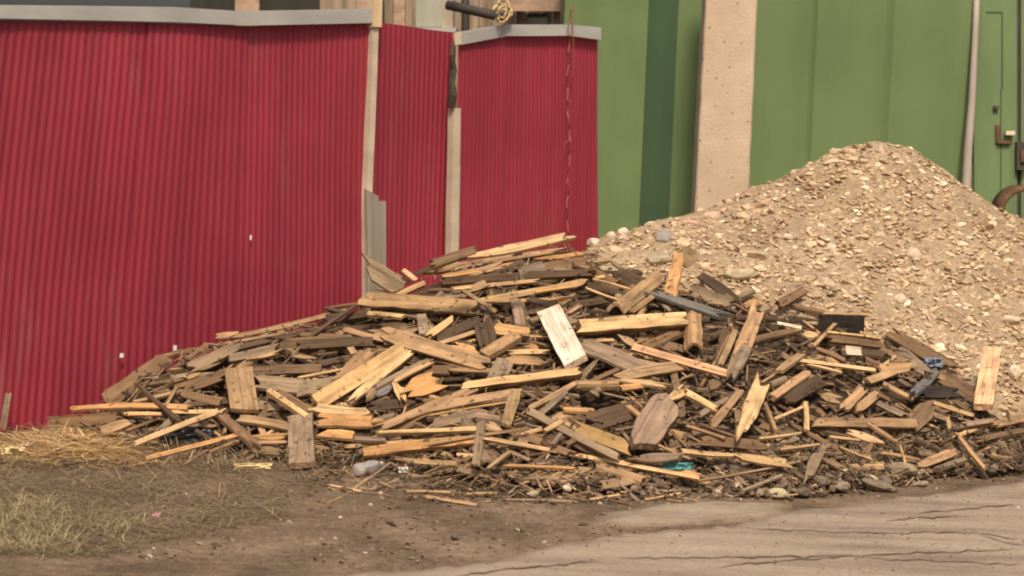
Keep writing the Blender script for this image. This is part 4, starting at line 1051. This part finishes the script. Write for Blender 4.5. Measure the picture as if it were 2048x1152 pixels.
scrap('plastic_scrap', 1866, 724, 34, 22, M_BLUE, 'blue grey plastic scrap on the gravel edge boards', 'plastic scrap', 4.4, .09)
scrap('plastic_sheet', 375, 870, 100, 34, M_BLACKBAG, 'dark plastic film in the hollow behind the pale stick', 'plastic film', 6.4, .02, .25)
scrap('plastic_scrap', 806, 940, 20, 14, M_WHITE, 'small white plastic scrap beside the plastic bottle', 'plastic scrap', 7.7)
scrap('plastic_scrap', 312, 1030, 14, 8, M_PINK, 'tiny pink scrap in the dead grass', 'plastic scrap', 8.8)
# clear bottle, crumpled
def bottle():
    s = NT('clear_plastic'); s.b.inputs['Transmission Weight'].default_value = .75; s.b.inputs['IOR'].default_value = 1.25
    m = s.done((.85, .82, .76), .12, .6)
    root = empty('plastic_bottle', gp(738, 958)); tag(root, 'crumpled clear plastic bottle glinting on the dirt at the heap foot', 'bottle')
    c0, c1 = gp(712, 955)+UP*.032, gp(762, 945)+UP*.035; ax = (c1-c0)/np.linalg.norm(c1-c0)
    a = np.cross(ax, UP); a /= np.linalg.norm(a); b = np.cross(a, ax); L = .17; n = 16
    prof = [(0, .004), (0, .026), (.01, .031), (.04, .031), (.05, .027), (.07, .031), (.1, .031), (.115, .028), (.135, .024), (.155, .012), (.165, .0105)]
    mb = MB()
    for x, r1 in prof:
        for k in range(n):
            t = 2*math.pi*k/n; r2 = r1*(1+.28*noise.noise(Vector((x*30, math.cos(t)*1.6, math.sin(t)*1.6))))
            mb.v.append(tuple(c0+ax*x+a*r2*math.cos(t)+b*r2*math.sin(t)*.85))
    for i in range(len(prof)-1):
        for k in range(n): mb.f.append((i*n+k, i*n+(k+1) % n, (i+1)*n+(k+1) % n, (i+1)*n+k))
    mb.build('bottle_body', m, root, True)
    mb = MB(); mb.tube([c0+ax*.163, c0+ax*.182], .013, 12); mb.build('bottle_cap', M_WHITE, root)
bottle()

# ------------------------------------------------------------------ labels of the boards
LM = [(d['x'], d['y'], d['label']) for d in WOODS if d['label']]
MARKS = [  # things a viewer can find, with their place in the photograph
 (1125,674,'whitish slab'), (1260,650,'pale squared beam'), (1360,722,'bright orange lath'), (483,780,'broad tan block'), (603,882,'greyish upright plank'), (1307,846,'rounded grey slab'), (840,775,'fresh orange chunk'),
 (1685,648,'black opening board'), (1503,815,'pointed split board'), (1148,870,'weathered grey batten'), (273,760,'leaning brown board'), (720,752,'widest fan board'), (1044,758,'long pale batten'), (1236,828,'dark square panel'),
 (868,698,'long slanting tan board'), (840,607,'very wide level board'), (1040,493,'topmost pale board'), (1379,516,'round log end'), (958,888,'narrow grey slat'), (740,945,'plastic bottle'), (1355,932,'teal scrap'), (1866,724,'blue scrap'), (1976,757,'peach slab'),
 (170,900,'orange straw'), (1582,596,'short propped beam'), (1703,702,'small cream block'), (1558,987,'lone cobble'), (1727,847,'long tan log'), (1272,592,'barked log piece'), (1380,610,'blue grey board'), (845,893,'long orange board'), (850,863,'level pale lath'), (356,854,'pale stick'), (1520,920,'wide pale board end'), (1940,900,'slanting brown stick'), (575,662,'crest lath'), (1030,558,'thick dark beam')]
CN = {'L': 'pale', 'T': 'tan', 'O': 'orange', 'G': 'grey', 'B': 'brown', 'D': 'dark brown', 'W': 'cream', 'K': 'black', 'P': 'pinkish', 'S': 'slate grey', 'Y': 'yellowish'}
FN = {'r': 'bark slab', 'p': 'board', 'q': 'board', 't': 'lath', 's': 'broken shard', 'b': 'beam', 'k': 'curved bark'}
used = set()
for d in WOODS:
    if d['label']: used.add(d['label'].lower())
def rel(d, m):
    dx, dy = d['x']-m[0], d['y']-m[1]
    if abs(dx) < d['len']*.35+12 and abs(dy) < 26: return 'touching'
    if abs(dy) > abs(dx)*.8: return 'above' if dy < 0 else 'below'
    return 'on the straw side of' if dx < 0 else 'on the gravel side of'
for d in WOODS:
    if d['label']: d['o']['label'] = d['label']; continue
    a = min(d['ang'], 180-d['ang'])
    size = 'stubby' if d['len'] < 48 else 'short' if d['len'] < 80 else 'medium' if d['len'] < 130 else 'long'
    wid = 'thin ' if d['w'] <= 9 else 'broad ' if d['w'] >= 26 else ''
    tl = 'level' if a < 9 else 'slightly tilted' if a < 28 else 'slanting' if a < 60 else 'upright'
    near = sorted(MARKS, key=lambda m: math.hypot(d['x']-m[0], (d['y']-m[1])*1.2))
    for m in near[:6]:
        lb = f"{size} {wid}{CN[d['col']]} {FN[d['form']]}, {tl}, {rel(d, m)} the {m[2]}"
        if lb.lower() not in used and len(lb.replace('-', ' ').split()) <= 16: break
    else:
        for m, m2 in [(p, q) for p in near[:4] for q in near[:4] if p is not q]:
            lb = f"{size} {CN[d['col']]} {FN[d['form']]} {rel(d, m)} the {m[2]}, near the {m2[2]}"
            if lb.lower() not in used: break
    used.add(lb.lower()); d['o']['label'] = lb
GR = {'r': 'bark slabs of the wood heap', 'p': 'boards of the wood heap', 'q': 'boards of the wood heap', 't': 'laths and sticks of the wood heap', 's': 'broken shards of the wood heap', 'b': 'beams of the wood heap', 'k': 'bark strips of the wood heap'}
for d in WOODS: d['o']['group'] = GR[d['form']]
print('WOODS', len(WOODS), 'fill', len(placed))

SM = [(a[0], a[1], b) for a, b in zip(exec_stones, ['first crest stone', 'second crest stone', 'pinkish crest stone', 'big grey stone', 'yellowish slab', 'pale yellow stone', 'round log end', 'rounded yellow stone', 'long pale slab', 'broad tilted stone', 'bright white stone', 'large rounded stone', 'high pale stone', 'flat peak slab', 'peak stone', 'flat smooth stone', 'bright angular stone', 'reddish skyline stone', 'pillar foot stone', 'pinkish flat stone', 'dull pink stone', 'wide pale stone', 'whitish stone'])]
SM += [(1450, 400, 'concrete pillar'), (1930, 345, 'leaning pale pole'), (2030, 400, 'rusty ring'), (1685, 648, 'black opening board'), (1976, 757, 'peach slab'), (1582, 596, 'short propped beam'), (1740, 290, 'gravel peak'), (1866, 724, 'blue scrap')]
SCN = ['pale', 'tan', 'brownish', 'whitish', 'pinkish tan']
for (o, px, py, wq, c) in SMALL:
    size = 'tiny' if wq < 14 else 'small' if wq < 20 else 'fair-sized'
    near = sorted(SM, key=lambda m: math.hypot(px-m[0], py-m[1]))
    done = False
    for m in near[:8]:
        dx, dy = px-m[0], py-m[1]
        rl = ('above' if dy < 0 else 'below') if abs(dy) > abs(dx)*.7 else ('towards the wood heap from' if dx < 0 else 'towards the garage door from')
        ds = 'just ' if math.hypot(dx, dy) < 45 else ''
        lb = f"{size} {SCN[GREYS.index(c)]} stone {ds}{rl} the {m[2]}"
        if lb.lower() not in used: break
    else: lb = f"{size} {SCN[GREYS.index(c)]} stone in the gravel between the {near[0][2]} and the {near[1][2]}"
    used.add(lb.lower()); o['label'] = lb
